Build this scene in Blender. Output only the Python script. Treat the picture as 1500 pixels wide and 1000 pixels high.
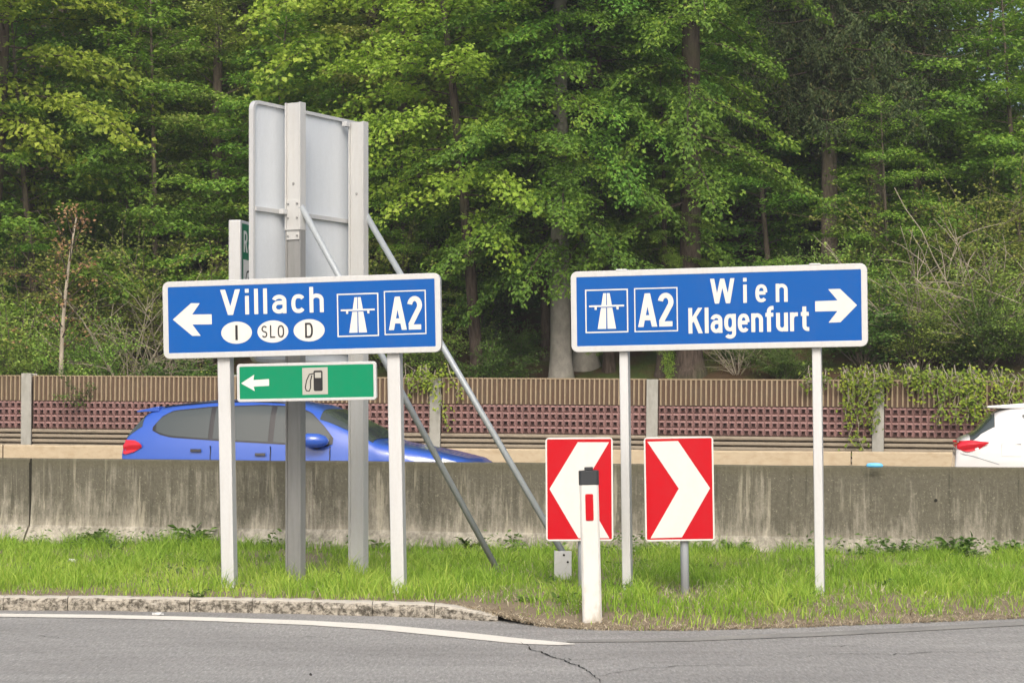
import bpy, bmesh, math, random
import numpy as np
from mathutils import Vector, Matrix, noise as mnoise

# ---------------------------------------------------------------- camera, light
scene = bpy.context.scene
for o in list(bpy.data.objects):
    bpy.data.objects.remove(o, do_unlink=True)
col = scene.collection
EYE = 1.4            # height of the camera above the slip road
FPX = 3000.0         # focal length in photo pixels
HOR = 605.0          # row of the horizon
cam = bpy.data.cameras.new('camera')
camo = bpy.data.objects.new('camera', cam)
col.objects.link(camo)
camo.location = (0, 0, EYE)
camo.rotation_euler = (math.radians(90), 0, 0)
cam.sensor_width = 36.0
cam.lens = 36.0 * FPX / 1500.0
cam.shift_y = 0.07
cam.clip_start = 0.1
cam.clip_end = 2000
scene.camera = camo

SUN_EL, SUN_AZ = 40, 180          # azimuth clockwise from +Y (camera looks to +Y)
w = bpy.data.worlds.new('World')
scene.world = w
w.use_nodes = True
nt = w.node_tree
nt.nodes.clear()
sky = nt.nodes.new('ShaderNodeTexSky')
sky.sky_type = 'NISHITA'
sky.sun_disc = False
sky.sun_elevation = math.radians(SUN_EL)
sky.sun_rotation = math.radians(SUN_AZ)
sky.air_density = 1.0
sky.dust_density = 6.0
sky.ozone_density = 0.6
bg = nt.nodes.new('ShaderNodeBackground')
bg.inputs['Strength'].default_value = 0.15
wo = nt.nodes.new('ShaderNodeOutputWorld')
nt.links.new(sky.outputs[0], bg.inputs[0])
nt.links.new(bg.outputs[0], wo.inputs[0])
sl = bpy.data.lights.new('sun', 'SUN')
sl.energy = 1.5
sl.angle = math.radians(24)
sl.color = (1.0, 0.975, 0.93)
so = bpy.data.objects.new('sun', sl)
col.objects.link(so)
a, e = math.radians(SUN_AZ), math.radians(SUN_EL)
sd = Vector((math.sin(a) * math.cos(e), math.cos(a) * math.cos(e), math.sin(e)))
so.rotation_euler = sd.to_track_quat('Z', 'Y').to_euler()
so.location = sd * 50
scene.view_settings.view_transform = 'Standard'
scene.view_settings.look = 'None'
scene.view_settings.gamma = 1.0
scene.view_settings.exposure = 0.56
scene.view_settings.use_curve_mapping = False

# ---------------------------------------------------------------- helpers
R = math.radians
rnd = random.Random(7)


def P(px, py, d):
    """world point seen at photo pixel (px, py) at depth d"""
    return Vector(((px - 750) * d / FPX, d, EYE + (HOR - py) * d / FPX))


def GP(px, py, z=0.0):
    d = (EYE - z) * FPX / (py - HOR)
    return Vector(((px - 750) * d / FPX, d, z))


def tag(o, label=None, cat=None, group=None, kind=None):
    if label: o['label'] = label
    if cat: o['category'] = cat
    if group: o['group'] = group
    if kind: o['kind'] = kind
    return o


def empty(name, loc=(0, 0, 0), rot=(0, 0, 0)):
    o = bpy.data.objects.new(name, None)
    o.location = loc
    o.rotation_euler = rot
    o.empty_display_size = 0.2
    col.objects.link(o)
    return o


class MB:
    """collects simple solids into one mesh"""
    def __init__(s):
        s.v = []; s.f = []; s.sm = []

    def add(s, vs, fs, smooth=False):
        b = len(s.v)
        s.v.extend([tuple(p) for p in vs])
        for f in fs:
            s.f.append([i + b for i in f]); s.sm.append(smooth)
        return s

    def box(s, x0, x1, y0, y1, z0, z1, M=None, ch=0.0):
        vs = [Vector((x, y, z)) for x in (x0, x1) for y in (y0, y1) for z in (z0, z1)]
        if M: vs = [M @ v for v in vs]
        return s.add(vs, [(0, 1, 3, 2), (4, 6, 7, 5), (0, 4, 5, 1), (2, 3, 7, 6), (0, 2, 6, 4), (1, 5, 7, 3)])

    def tube(s, pts, rad, n=8, cap=True, jit=0.0, rr=None):
        pts = [Vector(p) for p in pts]
        if not hasattr(rad, '__len__'): rad = [rad] * len(pts)
        rings = []
        prev = None
        for i, p in enumerate(pts):
            t = (pts[min(i + 1, len(pts) - 1)] - pts[max(i - 1, 0)]).normalized()
            if prev is None:
                q = Vector((0, 0, 1)) if abs(t.z) < .9 else Vector((1, 0, 0))
                nrm = t.cross(q).normalized()
            else:
                nrm = (prev - t * prev.dot(t)).normalized()
            prev = nrm
            bn = t.cross(nrm)
            ring = []
            for k in range(n):
                a = 2 * math.pi * k / n
                r = rad[i] * (1 + (rr.uniform(-jit, jit) if rr else 0))
                ring.append(p + (nrm * math.cos(a) + bn * math.sin(a)) * r)
            rings.append(ring)
        vs = [v for r_ in rings for v in r_]
        fs = []
        for i in range(len(rings) - 1):
            for k in range(n):
                fs.append((i * n + k, i * n + (k + 1) % n, (i + 1) * n + (k + 1) % n, (i + 1) * n + k))
        s.add(vs, fs, True)
        if cap:
            b = len(s.v) - len(vs)
            s.f.append([b + k for k in range(n)][::-1]); s.sm.append(False)
            s.f.append([b + (len(rings) - 1) * n + k for k in range(n)]); s.sm.append(False)
        return s

    def poly(s, pts2, y0, y1):
        """extrude an (x,z) outline from y0 (front) to y1 (back)"""
        n = len(pts2)
        ar = sum(pts2[i][0] * pts2[(i + 1) % n][1] - pts2[(i + 1) % n][0] * pts2[i][1] for i in range(n))
        if ar < 0: pts2 = pts2[::-1]
        vs = [(x, y0, z) for x, z in pts2] + [(x, y1, z) for x, z in pts2]
        fs = [tuple(range(n)), tuple(range(2 * n - 1, n - 1, -1))]
        fs += [(i, i + n, (i + 1) % n + n, (i + 1) % n) for i in range(n)]
        return s.add(vs, fs)

    def build(s, name, mat, parent=None, bevel=0.0, seg=2, smooth_angle=None):
        me = bpy.data.meshes.new(name)
        me.from_pydata(s.v, [], s.f)
        me.polygons.foreach_set('use_smooth', s.sm)
        me.materials.append(mat)
        me.update()
        o = bpy.data.objects.new(name, me)
        col.objects.link(o)
        if parent: o.parent = parent
        if bevel:
            m = o.modifiers.new('bevel', 'BEVEL')
            m.width = bevel; m.segments = seg; m.limit_method = 'ANGLE'; m.angle_limit = R(40)
            m.harden_normals = False
        return o


def np_mesh(name, verts, faces, mat, parent=None, tint=None, smooth=False):
    me = bpy.data.meshes.new(name)
    nv, nf, k = len(verts), len(faces), faces.shape[1]
    me.vertices.add(nv); me.vertices.foreach_set('co', np.asarray(verts, np.float32).ravel())
    me.loops.add(nf * k); me.loops.foreach_set('vertex_index', np.asarray(faces, np.int32).ravel())
    me.polygons.add(nf); me.polygons.foreach_set('loop_start', np.arange(0, nf * k, k, dtype=np.int32))
    me.polygons.foreach_set('loop_total', np.full(nf, k, np.int32))
    me.polygons.foreach_set('use_smooth', np.full(nf, smooth, bool))
    if tint is not None:
        at = me.attributes.new('tint', 'FLOAT', 'FACE')
        at.data.foreach_set('value', np.asarray(tint, np.float32))
    me.materials.append(mat)
    me.update(calc_edges=True)
    me.validate()
    o = bpy.data.objects.new(name, me)
    col.objects.link(o)
    if parent: o.parent = parent
    return o


def rounded(x0, x1, z0, z1, r, n=6):
    pts = []
    for cx, cz, a0 in ((x1 - r, z1 - r, 0), (x0 + r, z1 - r, 90), (x0 + r, z0 + r, 180), (x1 - r, z0 + r, 270)):
        for k in range(n + 1):
            a = R(a0 + 90 * k / n)
            pts.append((cx + r * math.cos(a), cz + r * math.sin(a)))
    return pts

# ---------------------------------------------------------------- materials
class NT:
    def __init__(s, name):
        s.m = bpy.data.materials.new(name); s.m.use_nodes = True
        s.t = s.m.node_tree; s.n = s.t.nodes; s.l = s.t.links
        s.b = s.n['Principled BSDF']; s.out = s.n['Material Output']
        s.co = s.n.new('ShaderNodeTexCoord')

    def map(s, scale=(1, 1, 1), src='Object', loc=(0, 0, 0)):
        m = s.n.new('ShaderNodeMapping')
        m.inputs['Scale'].default_value = scale
        m.inputs['Location'].default_value = loc
        s.l.new(s.co.outputs[src], m.inputs[0]); return m.outputs[0]

    def noise(s, scale, detail=4, rough=.55, vec=None, dist=0.0):
        n = s.n.new('ShaderNodeTexNoise')
        n.inputs['Scale'].default_value = scale; n.inputs['Detail'].default_value = detail
        n.inputs['Roughness'].default_value = rough; n.inputs['Distortion'].default_value = dist
        s.l.new(vec if vec is not None else s.co.outputs['Object'], n.inputs['Vector'])
        return n.outputs['Fac']

    def vor(s, scale, vec=None, feat='F1', rand=1.0):
        n = s.n.new('ShaderNodeTexVoronoi'); n.feature = feat
        n.inputs['Scale'].default_value = scale
        n.inputs['Randomness'].default_value = rand
        s.l.new(vec if vec is not None else s.co.outputs['Object'], n.inputs['Vector'])
        return n.outputs['Distance']

    def ramp(s, fac, stops, interp='LINEAR'):
        r = s.n.new('ShaderNodeValToRGB'); r.color_ramp.interpolation = interp
        el = r.color_ramp.elements
        while len(el) < len(stops): el.new(.5)
        for e_, (p, c) in zip(el, stops):
            e_.position = p
            e_.color = (*c, 1) if hasattr(c, '__len__') else (c, c, c, 1)
        s.l.new(fac, r.inputs[0]); return r.outputs[0]

    def mix(s, fac, a, b, mode='MIX'):
        m = s.n.new('ShaderNodeMix'); m.data_type = 'RGBA'; m.blend_type = mode
        for i, v in ((0, fac), (6, a), (7, b)):
            if isinstance(v, (int, float)): m.inputs[i].default_value = v if i == 0 else (v, v, v, 1)
            elif isinstance(v, tuple): m.inputs[i].default_value = (*v, 1)
            else: s.l.new(v, m.inputs[i])
        return m.outputs[2]

    def math(s, op, a, b=None):
        m = s.n.new('ShaderNodeMath'); m.operation = op
        for i, v in enumerate((a, b)):
            if v is None: continue
            if isinstance(v, (int, float)): m.inputs[i].default_value = v
            else: s.l.new(v, m.inputs[i])
        return m.outputs[0]

    def bump(s, h, strength=.3, dist=.01):
        b = s.n.new('ShaderNodeBump'); b.inputs['Strength'].default_value = strength
        b.inputs['Distance'].default_value = dist
        s.l.new(h, b.inputs['Height']); s.l.new(b.outputs[0], s.b.inputs['Normal'])

    def sep(s, src='Object'):
        x = s.n.new('ShaderNodeSeparateXYZ'); s.l.new(s.co.outputs[src], x.inputs[0]); return x.outputs

    def set(s, color=None, rough=.6, metal=0.0, spec=None, coat=None):
        if color is not None:
            if isinstance(color, tuple): s.b.inputs['Base Color'].default_value = (*color, 1)
            else: s.l.new(color, s.b.inputs['Base Color'])
        if isinstance(rough, (int, float)): s.b.inputs['Roughness'].default_value = rough
        else: s.l.new(rough, s.b.inputs['Roughness'])
        s.b.inputs['Metallic'].default_value = metal
        if spec is not None: s.b.inputs['Specular IOR Level'].default_value = spec
        if coat: s.b.inputs['Coat Weight'].default_value = coat; s.b.inputs['Coat Roughness'].default_value = .04
        return s.m


def sheet(name, c, rough=.45, dirt=.12):
    """retroreflective sheeting, paint: nearly even with faint grime"""
    t = NT(name)
    n1 = t.noise(1, 6, .65, t.map((5, 5, .9))); n2 = t.noise(14, 6, .7)
    d = t.math('MULTIPLY', t.math('ADD', n1, n2), .5)
    f = t.ramp(d, [(.42, 0.0), (.66, 1.0)])
    cc = t.mix(t.math('MULTIPLY', f, dirt * 2.2), c, tuple(x * .72 + .03 for x in c))
    return t.set(cc, rough, spec=.15)


M = {}
M['blue'] = sheet('sign_blue', (0.0, 0.074, 0.31), .55)
M['green'] = sheet('sign_green', (0.0, 0.19, 0.088), .42)
M['dkgreen'] = sheet('dark_sign_green', (0.005, 0.12, 0.06), .42)
M['red'] = sheet('sign_red', (0.40, 0.001, 0.008), .4)
M['white'] = sheet('sign_white', (0.55, 0.555, 0.54), .42, .15)
M['black'] = sheet('sign_black', (0.02, 0.02, 0.022), .5)
M['beige'] = sheet('pictogram_beige', (0.35, 0.35, 0.32), .5)


def m_galv(name, c, streak=.3, dirty=(.2, .18, .14)):
    t = NT(name)
    st = t.noise(5, 5, .6, t.map((6, 6, .6)))
    sp = t.vor(60, t.map((1, 1, .5)))
    b = t.mix(t.math('MULTIPLY', sp, .35), c, tuple(x * 1.15 for x in c))
    f = t.ramp(st, [(.45, 0.0), (.75, 1.0)])
    b = t.mix(t.math('MULTIPLY', f, streak), b, dirty)
    return t.set(b, .5, .25, .4)


M['frame'] = m_galv('aluminium_frame', (.45, .465, .475), .2, (.36, .32, .25))
M['post'] = m_galv('pale_aluminium_post', (.485, .50, .51), .18, (.34, .32, .28))
M['panelback'] = m_galv('pale_panel_back', (.56, .60, .64), .10, (.36, .38, .38))
M['ibeam'] = m_galv('pale_grey_beam', (.455, .465, .465), .22, (.34, .31, .26))
M['ibeam_old'] = m_galv('dull_grey_beam', (.23, .235, .235), .35, (.13, .13, .125))
M['zinc'] = m_galv('zinc_tube', (.30, .335, .36), .3, (.2, .21, .21))
M['zincpole'] = m_galv('zinc_pole', (.33, .36, .4), .45, (.17, .17, .17))


def m_delin():
    t = NT('delineator_plastic')
    z = t.sep()[2]
    n = t.noise(9, 6, .65, t.map((1, 1, .4)))
    f = t.ramp(n, [(.46, 0.0), (.62, 1.0)])
    low = t.ramp(z, [(0.0, 1.0), (.35, .25), (.8, .1)])
    return t.set(t.mix(t.math('MULTIPLY', f, low), (.54, .54, .52), (.30, .26, .20)), .5, spec=.3)


M['delin'] = m_delin()
M['cap'] = sheet('dark_plastic_cap', (.035, .038, .042), .55)


def m_concrete():
    t = NT('stained_concrete')
    xyz = t.sep(); z = xyz[2]
    A = t.noise(1, 9, .75, t.map((3.2, 3.2, 1.5)))
    B = t.noise(1, 7, .7, t.map((13, 13, .75), loc=(3, 2, 1)))
    B2 = t.noise(1, 5, .7, t.map((34, 34, 1.4), loc=(8, 2, 1)))
    C = t.noise(32, 6, .75)
    D = t.noise(52, 3, .7, t.map((1, 1, 1), loc=(4, 4, 4)))
    hh = t.ramp(z, [(.06, 0.0), (.22, .12), (.36, .5), (.8, .8), (.9, 1.0)])
    xx = t.ramp(t.math('ADD', t.math('MULTIPLY', xyz[0], .06), .5), [(.35, 0.0), (.8, 1.0)])
    f = t.math('ADD', t.math('MULTIPLY', A, .42), t.math('ADD', t.math('MULTIPLY', B, .34), t.math('MULTIPLY', B2, .22)))
    f = t.math('ADD', f, t.math('ADD', t.math('MULTIPLY', hh, .19), t.math('MULTIPLY', xx, .035)))
    st = t.ramp(f, [(.445, 0.0), (.53, .55), (.63, 1.0)])
    light = t.mix(C, (.25, .232, .19), (.50, .475, .40))
    dark = t.mix(C, (.04, .038, .03), (.165, .158, .122))
    c = t.mix(st, light, dark)
    bk = t.ramp(t.noise(1, 6, .7, t.map((17, 17, .6), loc=(2, 9, 5))), [(.55, 0.0), (.64, 1.0)])
    c = t.mix(t.math('MULTIPLY', t.math('MULTIPLY', bk, hh), .75), c, (.045, .044, .035))
    sp = t.ramp(D, [(.60, 0.0), (.68, 1.0)])
    c = t.mix(t.math('MULTIPLY', sp, .35), c, (.40, .38, .29))
    b3 = t.ramp(t.noise(1, 5, .6, t.map((9, 9, .55), loc=(5, 2, 9))), [(.60, 0.0), (.66, 1.0)])
    c = t.mix(t.math('MULTIPLY', b3, .4), c, (.42, .395, .31))
    rim = t.ramp(t.math('ADD', z, t.math('MULTIPLY', t.noise(9, 6, .7), .14)), [(.86, 0.0), (.95, 1.0)])
    c = t.mix(t.math('MULTIPLY', rim, .65), c, t.mix(C, (.05, .05, .03), (.15, .14, .10)))
    t.bump(t.math('ADD', C, A), .6, .012)
    return t.set(c, .92, spec=.1)


M['concrete'] = m_concrete()


def m_simple_concrete(name, a, b, scale=18, stain=(.1, .09, .07), amt=.4, vs=(1, 1, 1)):
    t = NT(name)
    n = t.noise(scale, 6, .65); k = t.noise(3, 4, .6, t.map(vs, loc=(2, 3, 4)))
    c = t.mix(n, a, b)
    f = t.ramp(k, [(.48, 0.0), (.72, 1.0)])
    c = t.mix(t.math('MULTIPLY', f, amt), c, stain)
    t.bump(n, .35, .008)
    return t.set(c, .9, spec=.15)


M['cream'] = m_simple_concrete('cream_concrete', (.34, .28, .19), (.46, .385, .275), 9, (.26, .19, .11), .5, (2, 2, 5))
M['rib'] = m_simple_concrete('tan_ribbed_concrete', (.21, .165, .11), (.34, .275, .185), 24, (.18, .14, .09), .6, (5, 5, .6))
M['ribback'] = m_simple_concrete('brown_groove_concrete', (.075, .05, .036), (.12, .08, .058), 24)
M['rose'] = m_simple_concrete('rose_brown_concrete', (.19, .115, .11), (.29, .18, .17), 20, (.09, .055, .05), .5, (2, 2, 1))
M['plank'] = m_simple_concrete('grey_plank_concrete', (.2, .17, .13), (.31, .27, .21), 20, (.11, .09, .07), .5, (1, 1, 5))
M['wpost'] = m_simple_concrete('grey_post_concrete', (.24, .24, .22), (.36, .36, .33), 14, (.15, .15, .12), .5, (3, 3, .8))


def m_kerb():
    t = NT('pitted_kerb_concrete')
    n = t.noise(38, 6, .75); v = t.noise(24, 7, .8, t.map((1, 1, 1.2)))
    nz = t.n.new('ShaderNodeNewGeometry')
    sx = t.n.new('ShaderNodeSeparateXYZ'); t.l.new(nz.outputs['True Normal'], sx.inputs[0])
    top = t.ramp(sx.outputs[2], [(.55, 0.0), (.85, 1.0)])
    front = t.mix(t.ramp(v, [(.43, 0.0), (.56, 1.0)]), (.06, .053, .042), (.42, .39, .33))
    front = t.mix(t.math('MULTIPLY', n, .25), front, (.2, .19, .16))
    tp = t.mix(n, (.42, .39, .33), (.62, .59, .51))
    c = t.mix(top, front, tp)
    t.bump(t.math('ADD', n, v), .8, .015)
    return t.set(c, .9, spec=.12)


M['kerb'] = m_kerb()


def m_asphalt(name, lo, hi, patch=True):
    t = NT(name)
    g = t.noise(55, 5, .9, t.map((1, .16, 1))); v = t.vor(48, t.map((1, .2, 1)))
    big = t.noise(1.0, 4, .6, t.map((.5, 1.3, 1), src='Object'))
    streak = t.noise(2.2, 4, .6, t.map((.15, 1.6, 1), src='Object', loc=(4, 0, 0)))
    sp = t.ramp(v, [(.0, 1.0), (.16, .3), (.3, 0.0)])
    c = t.mix(t.ramp(g, [(.3, 0.0), (.7, 1.0)]), lo, hi)
    c = t.mix(t.math('MULTIPLY', sp, .35), c, tuple(x * 1.9 for x in hi))
    c = t.mix(t.math('MULTIPLY', t.ramp(big, [(.35, 0.0), (.7, 1.0)]), .35), c, tuple(x * .7 for x in lo))
    c = t.mix(t.math('MULTIPLY', t.ramp(streak, [(.5, 0.0), (.75, 1.0)]), .15), c, tuple(x * 1.25 for x in hi))
    t.bump(t.math('ADD', g, v), .6, .006)
    return t.set(c, .82, spec=.25)


M['asphalt'] = m_asphalt('worn_asphalt', (.13, .127, .118), (.40, .395, .375))
M['asphalt2'] = m_asphalt('motorway_asphalt', (.08, .08, .08), (.13, .13, .13))


def m_paint():
    t = NT('white_road_paint')
    n = t.noise(60, 5, .8); k = t.noise(3, 4)
    f = t.ramp(t.math('ADD', t.math('MULTIPLY', n, .7), t.math('MULTIPLY', k, .3)), [(.50, 0.0), (.66, 1.0)])
    t.bump(n, .3, .003)
    return t.set(t.mix(t.math('MULTIPLY', f, .5), (.66, .64, .57), (.36, .35, .32)), .7, spec=.2)


M['paint'] = m_paint()


def m_fadedpaint():
    t = NT('worn_road_paint')
    n = t.noise(45, 5, .8); k = t.noise(2, 4)
    f = t.ramp(t.math('ADD', t.math('MULTIPLY', n, .6), t.math('MULTIPLY', k, .4)), [(.42, 0.0), (.6, 1.0)])
    return t.set(t.mix(f, (.27, .265, .24), (.17, .168, .16)), .85, spec=.2)


M['fpaint'] = m_fadedpaint()
t = NT('crack_shadow'); M['crack'] = t.set((.02, .02, .018), .95, spec=.1)
t = NT('soil')
n_ = t.noise(12, 6, .7)
M['soil'] = t.set(t.mix(n_, (.13, .105, .07), (.26, .215, .15)), .95, spec=.1)
t = NT('forest_floor')
n_ = t.noise(9, 7, .75); k_ = t.noise(1.2, 3)
c_ = t.mix(n_, (.04, .028, .018), (.12, .08, .045))
c_ = t.mix(t.ramp(k_, [(.45, 0.0), (.6, 1.0)]), c_, (.06, .085, .025))
t.bump(n_, 1.0, .08)
M['floor'] = t.set(c_, .95, spec=.05)


def m_leaf(name, c0, c1, c2, transl=.45, rough=.5, hue=.12, spec=.25):
    t = NT(name)
    at = t.n.new('ShaderNodeAttribute'); at.attribute_name = 'tint'
    oi = t.n.new('ShaderNodeObjectInfo')
    c = t.ramp(at.outputs['Fac'], [(0.0, c0), (.5, c1), (1.0, c2)])
    hs = t.n.new('ShaderNodeHueSaturation')
    hs.inputs['Saturation'].default_value = 1.0
    t.l.new(c, hs.inputs['Color'])
    t.l.new(t.math('ADD', t.math('MULTIPLY', oi.outputs['Random'], .03), .485), hs.inputs['Hue'])
    t.l.new(t.math('ADD', t.math('MULTIPLY', oi.outputs['Random'], .3), .85), hs.inputs['Value'])
    c = hs.outputs[0]
    t.set(c, rough, spec=spec)
    tr = t.n.new('ShaderNodeBsdfTranslucent')
    t.l.new(t.mix(1.0, c, (.9, 1.0, .45), 'MULTIPLY'), tr.inputs[0])
    mx = t.n.new('ShaderNodeMixShader'); mx.inputs[0].default_value = transl
    t.l.new(t.b.outputs[0], mx.inputs[1]); t.l.new(tr.outputs[0], mx.inputs[2])
    t.l.new(mx.outputs[0], t.out.inputs['Surface'])
    return t.m


M['beech'] = m_leaf('beech_leaf', (.085, .185, .032), (.17, .315, .045), (.32, .46, .065))
M['lime'] = m_leaf('young_lime_leaf', (.17, .27, .035), (.28, .39, .045), (.42, .52, .08), .45)
M['olive'] = m_leaf('olive_leaf', (.14, .19, .045), (.24, .29, .06), (.38, .38, .09), .4)
M['bronze'] = m_leaf('bronze_leaf', (.24, .14, .07), (.38, .24, .12), (.42, .32, .12), .3)
M['bush'] = m_leaf('bright_bush_leaf', (.14, .25, .045), (.24, .38, .07), (.38, .50, .11), .35)
M['ivy'] = m_leaf('climber_leaf', (.10, .18, .02), (.20, .29, .03), (.38, .44, .05), .35)
M['needle'] = m_leaf('spruce_needle', (.035, .065, .022), (.06, .095, .03), (.14, .125, .045), .12, .6)
M['grass'] = m_leaf('grass_blade', (.12, .22, .02), (.235, .385, .04), (.43, .53, .10), .4, .55)
M['straw'] = m_leaf('dry_straw', (.20, .15, .10), (.38, .32, .23), (.55, .49, .38), .15, .8)
M['weed'] = m_leaf('dark_weed_leaf', (.05, .10, .02), (.09, .17, .03), (.15, .25, .05), .3)


def m_bark(name, a, b, vs=(7, 7, 1.2), bumpd=.03):
    t = NT(name)
    n = t.noise(3, 7, .7, t.map(vs)); k = t.noise(.8, 3)
    c = t.mix(t.ramp(n, [(.35, 0.0), (.65, 1.0)]), a, b)
    c = t.mix(t.math('MULTIPLY', t.ramp(k, [(.5, 0.0), (.65, 1.0)]), .45), c, (.07, .085, .04))
    t.bump(n, .9, bumpd)
    return t.set(c, .9, spec=.1)


M['bark_dark'] = m_bark('dark_furrowed_bark', (.03, .022, .018), (.10, .08, .065))
M['bark_grey'] = m_bark('smooth_grey_bark', (.16, .155, .14), (.25, .24, .215), (2, 2, 1.5), .008)
M['bark_brown'] = m_bark('brown_bark', (.09, .075, .06), (.19, .16, .13))
M['twig'] = m_bark('pale_twig_bark', (.24, .21, .165), (.38, .34, .27), (5, 5, 2), .004)
HAZE_D = 0.0011

# ---------------------------------------------------------------- the ground
WS = 0.19                      # the motorway runs at this slope to the picture plane
WA = -math.atan(WS)


def hill(x, y):
    """height of the wooded slope behind the noise barrier"""
    t = (y - (31.03 - WS * x)) * math.cos(WA)
    if t < .25: return 0.1
    base = 1.0 + min(1, (t - .25) / 1.2) * .45
    s = .36
    if x > 12: s *= 1 - .5 * min(1, (x - 12) / 7.0)
    tt = max(0, t - 1.2)
    far = tt if tt < 70 else 70 + (tt - 70) * .3
    h = base + s * far
    h += .35 * mnoise.noise(Vector((x * .22, y * .22, 0))) * min(1, tt / 3)
    h += .10 * mnoise.noise(Vector((x * .9, y * .9, 3))) * min(1, tt / 2)
    return h


def grid_mesh(name, xs, ys, fz, mat, kind='structure', skew=0.0):
    vs = [(x, y - skew * x, fz(x, y - skew * x)) for y in ys for x in xs]
    nx = len(xs)
    fs = [(j * nx + i, j * nx + i + 1, (j + 1) * nx + i + 1, (j + 1) * nx + i) for j in range(len(ys) - 1) for i in range(nx - 1)]
    me = bpy.data.meshes.new(name); me.from_pydata(vs, [], fs)
    me.polygons.foreach_set('use_smooth', [True] * len(fs)); me.materials.append(mat)
    o = bpy.data.objects.new(name, me); col.objects.link(o); tag(o, kind=kind)
    return o


MB().box(-700, 700, -200, 1200, -1.0, -0.15).build('ground', M['soil'])
tag(bpy.data.objects['ground'], kind='structure')

# edge of the verge as seen, from left to right
EDGE = [GP(px, py) for px, py in ((-900, 885), (-400, 890), (0, 893), (150, 894), (300, 896), (450, 899), (560, 902), (640, 905), (728, 910),
                                  (800, 918), (870, 922), (1000, 923), (1150, 919), (1300, 913), (1500, 905), (1900, 893), (2500, 880))]


def edge_y(x):
    for a_, b_ in zip(EDGE, EDGE[1:]):
        if a_.x <= x <= b_.x:
            f = (x - a_.x) / (b_.x - a_.x)
            return a_.y + (b_.y - a_.y) * f
    return EDGE[0].y if x < EDGE[0].x else EDGE[-1].y


KX1 = GP(728, 910).x
def verge_z(x, y):
    d = y - edge_y(x)
    if x < KX1 - .25: z = .075
    else:
        f = min(1, (x - KX1 + .25) / .6)
        z = .075 * (1 - f) + f * min(.08, .004 + max(0, d) * .09)
    return z + .03 * mnoise.noise(Vector((x * .8, y * .8, 0))) * min(1, max(0, d - .2))


# slip road
MB().add([(-60, -30, 0), (60, -30, 0), (60, 13, 0), (-60, 13, 0)], [(0, 1, 2, 3)]).build('slip_road', M['asphalt'])
ro = bpy.data.objects['slip_road']; tag(ro, kind='structure')
xs = list(np.linspace(-20, 20, 161))
vs = []
for x in xs: vs += [(x, 13, 0), (x, edge_y(x) + .12, 0)]
n = len(xs)
MB().add(vs, [(2 * i, 2 * i + 2, 2 * i + 3, 2 * i + 1) for i in range(n - 1)]).build('slip_road_edge', M['asphalt'])
tag(bpy.data.objects['slip_road_edge'], kind='structure')


def ribbon(name, top, bot, z, mat, n=60, **kw):
    def samp(pts, px):
        for a_, b_ in zip(pts, pts[1:]):
            if a_[0] <= px <= b_[0]:
                return a_[1] + (b_[1] - a_[1]) * (px - a_[0]) / max(1e-6, b_[0] - a_[0])
        return pts[-1][1] if px > pts[-1][0] else pts[0][1]
    x0, x1 = top[0][0], top[-1][0]
    vs = []
    for i in range(n + 1):
        px = x0 + (x1 - x0) * i / n
        vs += [GP(px, samp(top, px), z), GP(px, samp(bot, px), z)]
    mb = MB().add(vs, [(2 * i, 2 * i + 1, 2 * i + 3, 2 * i + 2) for i in range(n)])
    o = mb.build(name, mat); tag(o, kind='structure'); return o


ribbon('white_edge_line', [(-600, 890), (0, 898), (150, 899.5), (300, 903), (450, 908), (560, 914), (680, 925), (760, 934), (820, 939.5), (842, 942)],
       [(-600, 894), (0, 902.5), (150, 904.5), (300, 908.5), (450, 914.5), (560, 922), (680, 934), (760, 942), (820, 944), (842, 943)], .004, M['paint'])
ribbon('worn_edge_line', [(830, 937), (1000, 933), (1200, 925), (1350, 917), (1500, 909), (1900, 897)],
       [(830, 940), (1000, 938.5), (1200, 931), (1350, 923), (1500, 915), (1900, 901)], .004, M['fpaint'])


def crack(pts, w_):
    rr = random.Random(int(pts[0][0]))
    path = []
    for (x0, y0), (x1, y1) in zip(pts, pts[1:]):
        m = 9
        for k in range(m):
            f = k / m
            path.append(GP(x0 + (x1 - x0) * f + rr.uniform(-3, 3), y0 + (y1 - y0) * f + rr.uniform(-.9, .9), .004))
    vs = []
    for i, p in enumerate(path):
        t = (path[min(i + 1, len(path) - 1)] - path[max(i - 1, 0)]).normalized()
        n_ = Vector((-t.y, t.x, 0)) * w_ * rr.uniform(.25, 1.0) * (.25 + math.sin(math.pi * i / (len(path) - 1)))
        vs += [p + n_, p - n_]
    o = MB().add(vs, [(2 * i, 2 * i + 1, 2 * i + 3, 2 * i + 2) for i in range(len(path) - 1)]).build('road_crack', M['crack'])
    tag(o, kind='structure')


crack([(762, 938), (780, 950), (812, 962), (838, 970), (868, 985), (884, 1003)], .007)
crack([(812, 962), (850, 966), (905, 962)], .004)
crack([(1160, 962), (1230, 956), (1300, 958), (1370, 954), (1440, 955), (1520, 950)], .005)
crack([(1180, 948), (1240, 945), (1290, 947)], .004)
crack([(10, 928), (60, 930), (95, 934)], .004)
crack([(425, 929), (495, 934)], .004)
crack([(860, 992), (940, 978), (1040, 972), (1130, 974)], .004)

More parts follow.
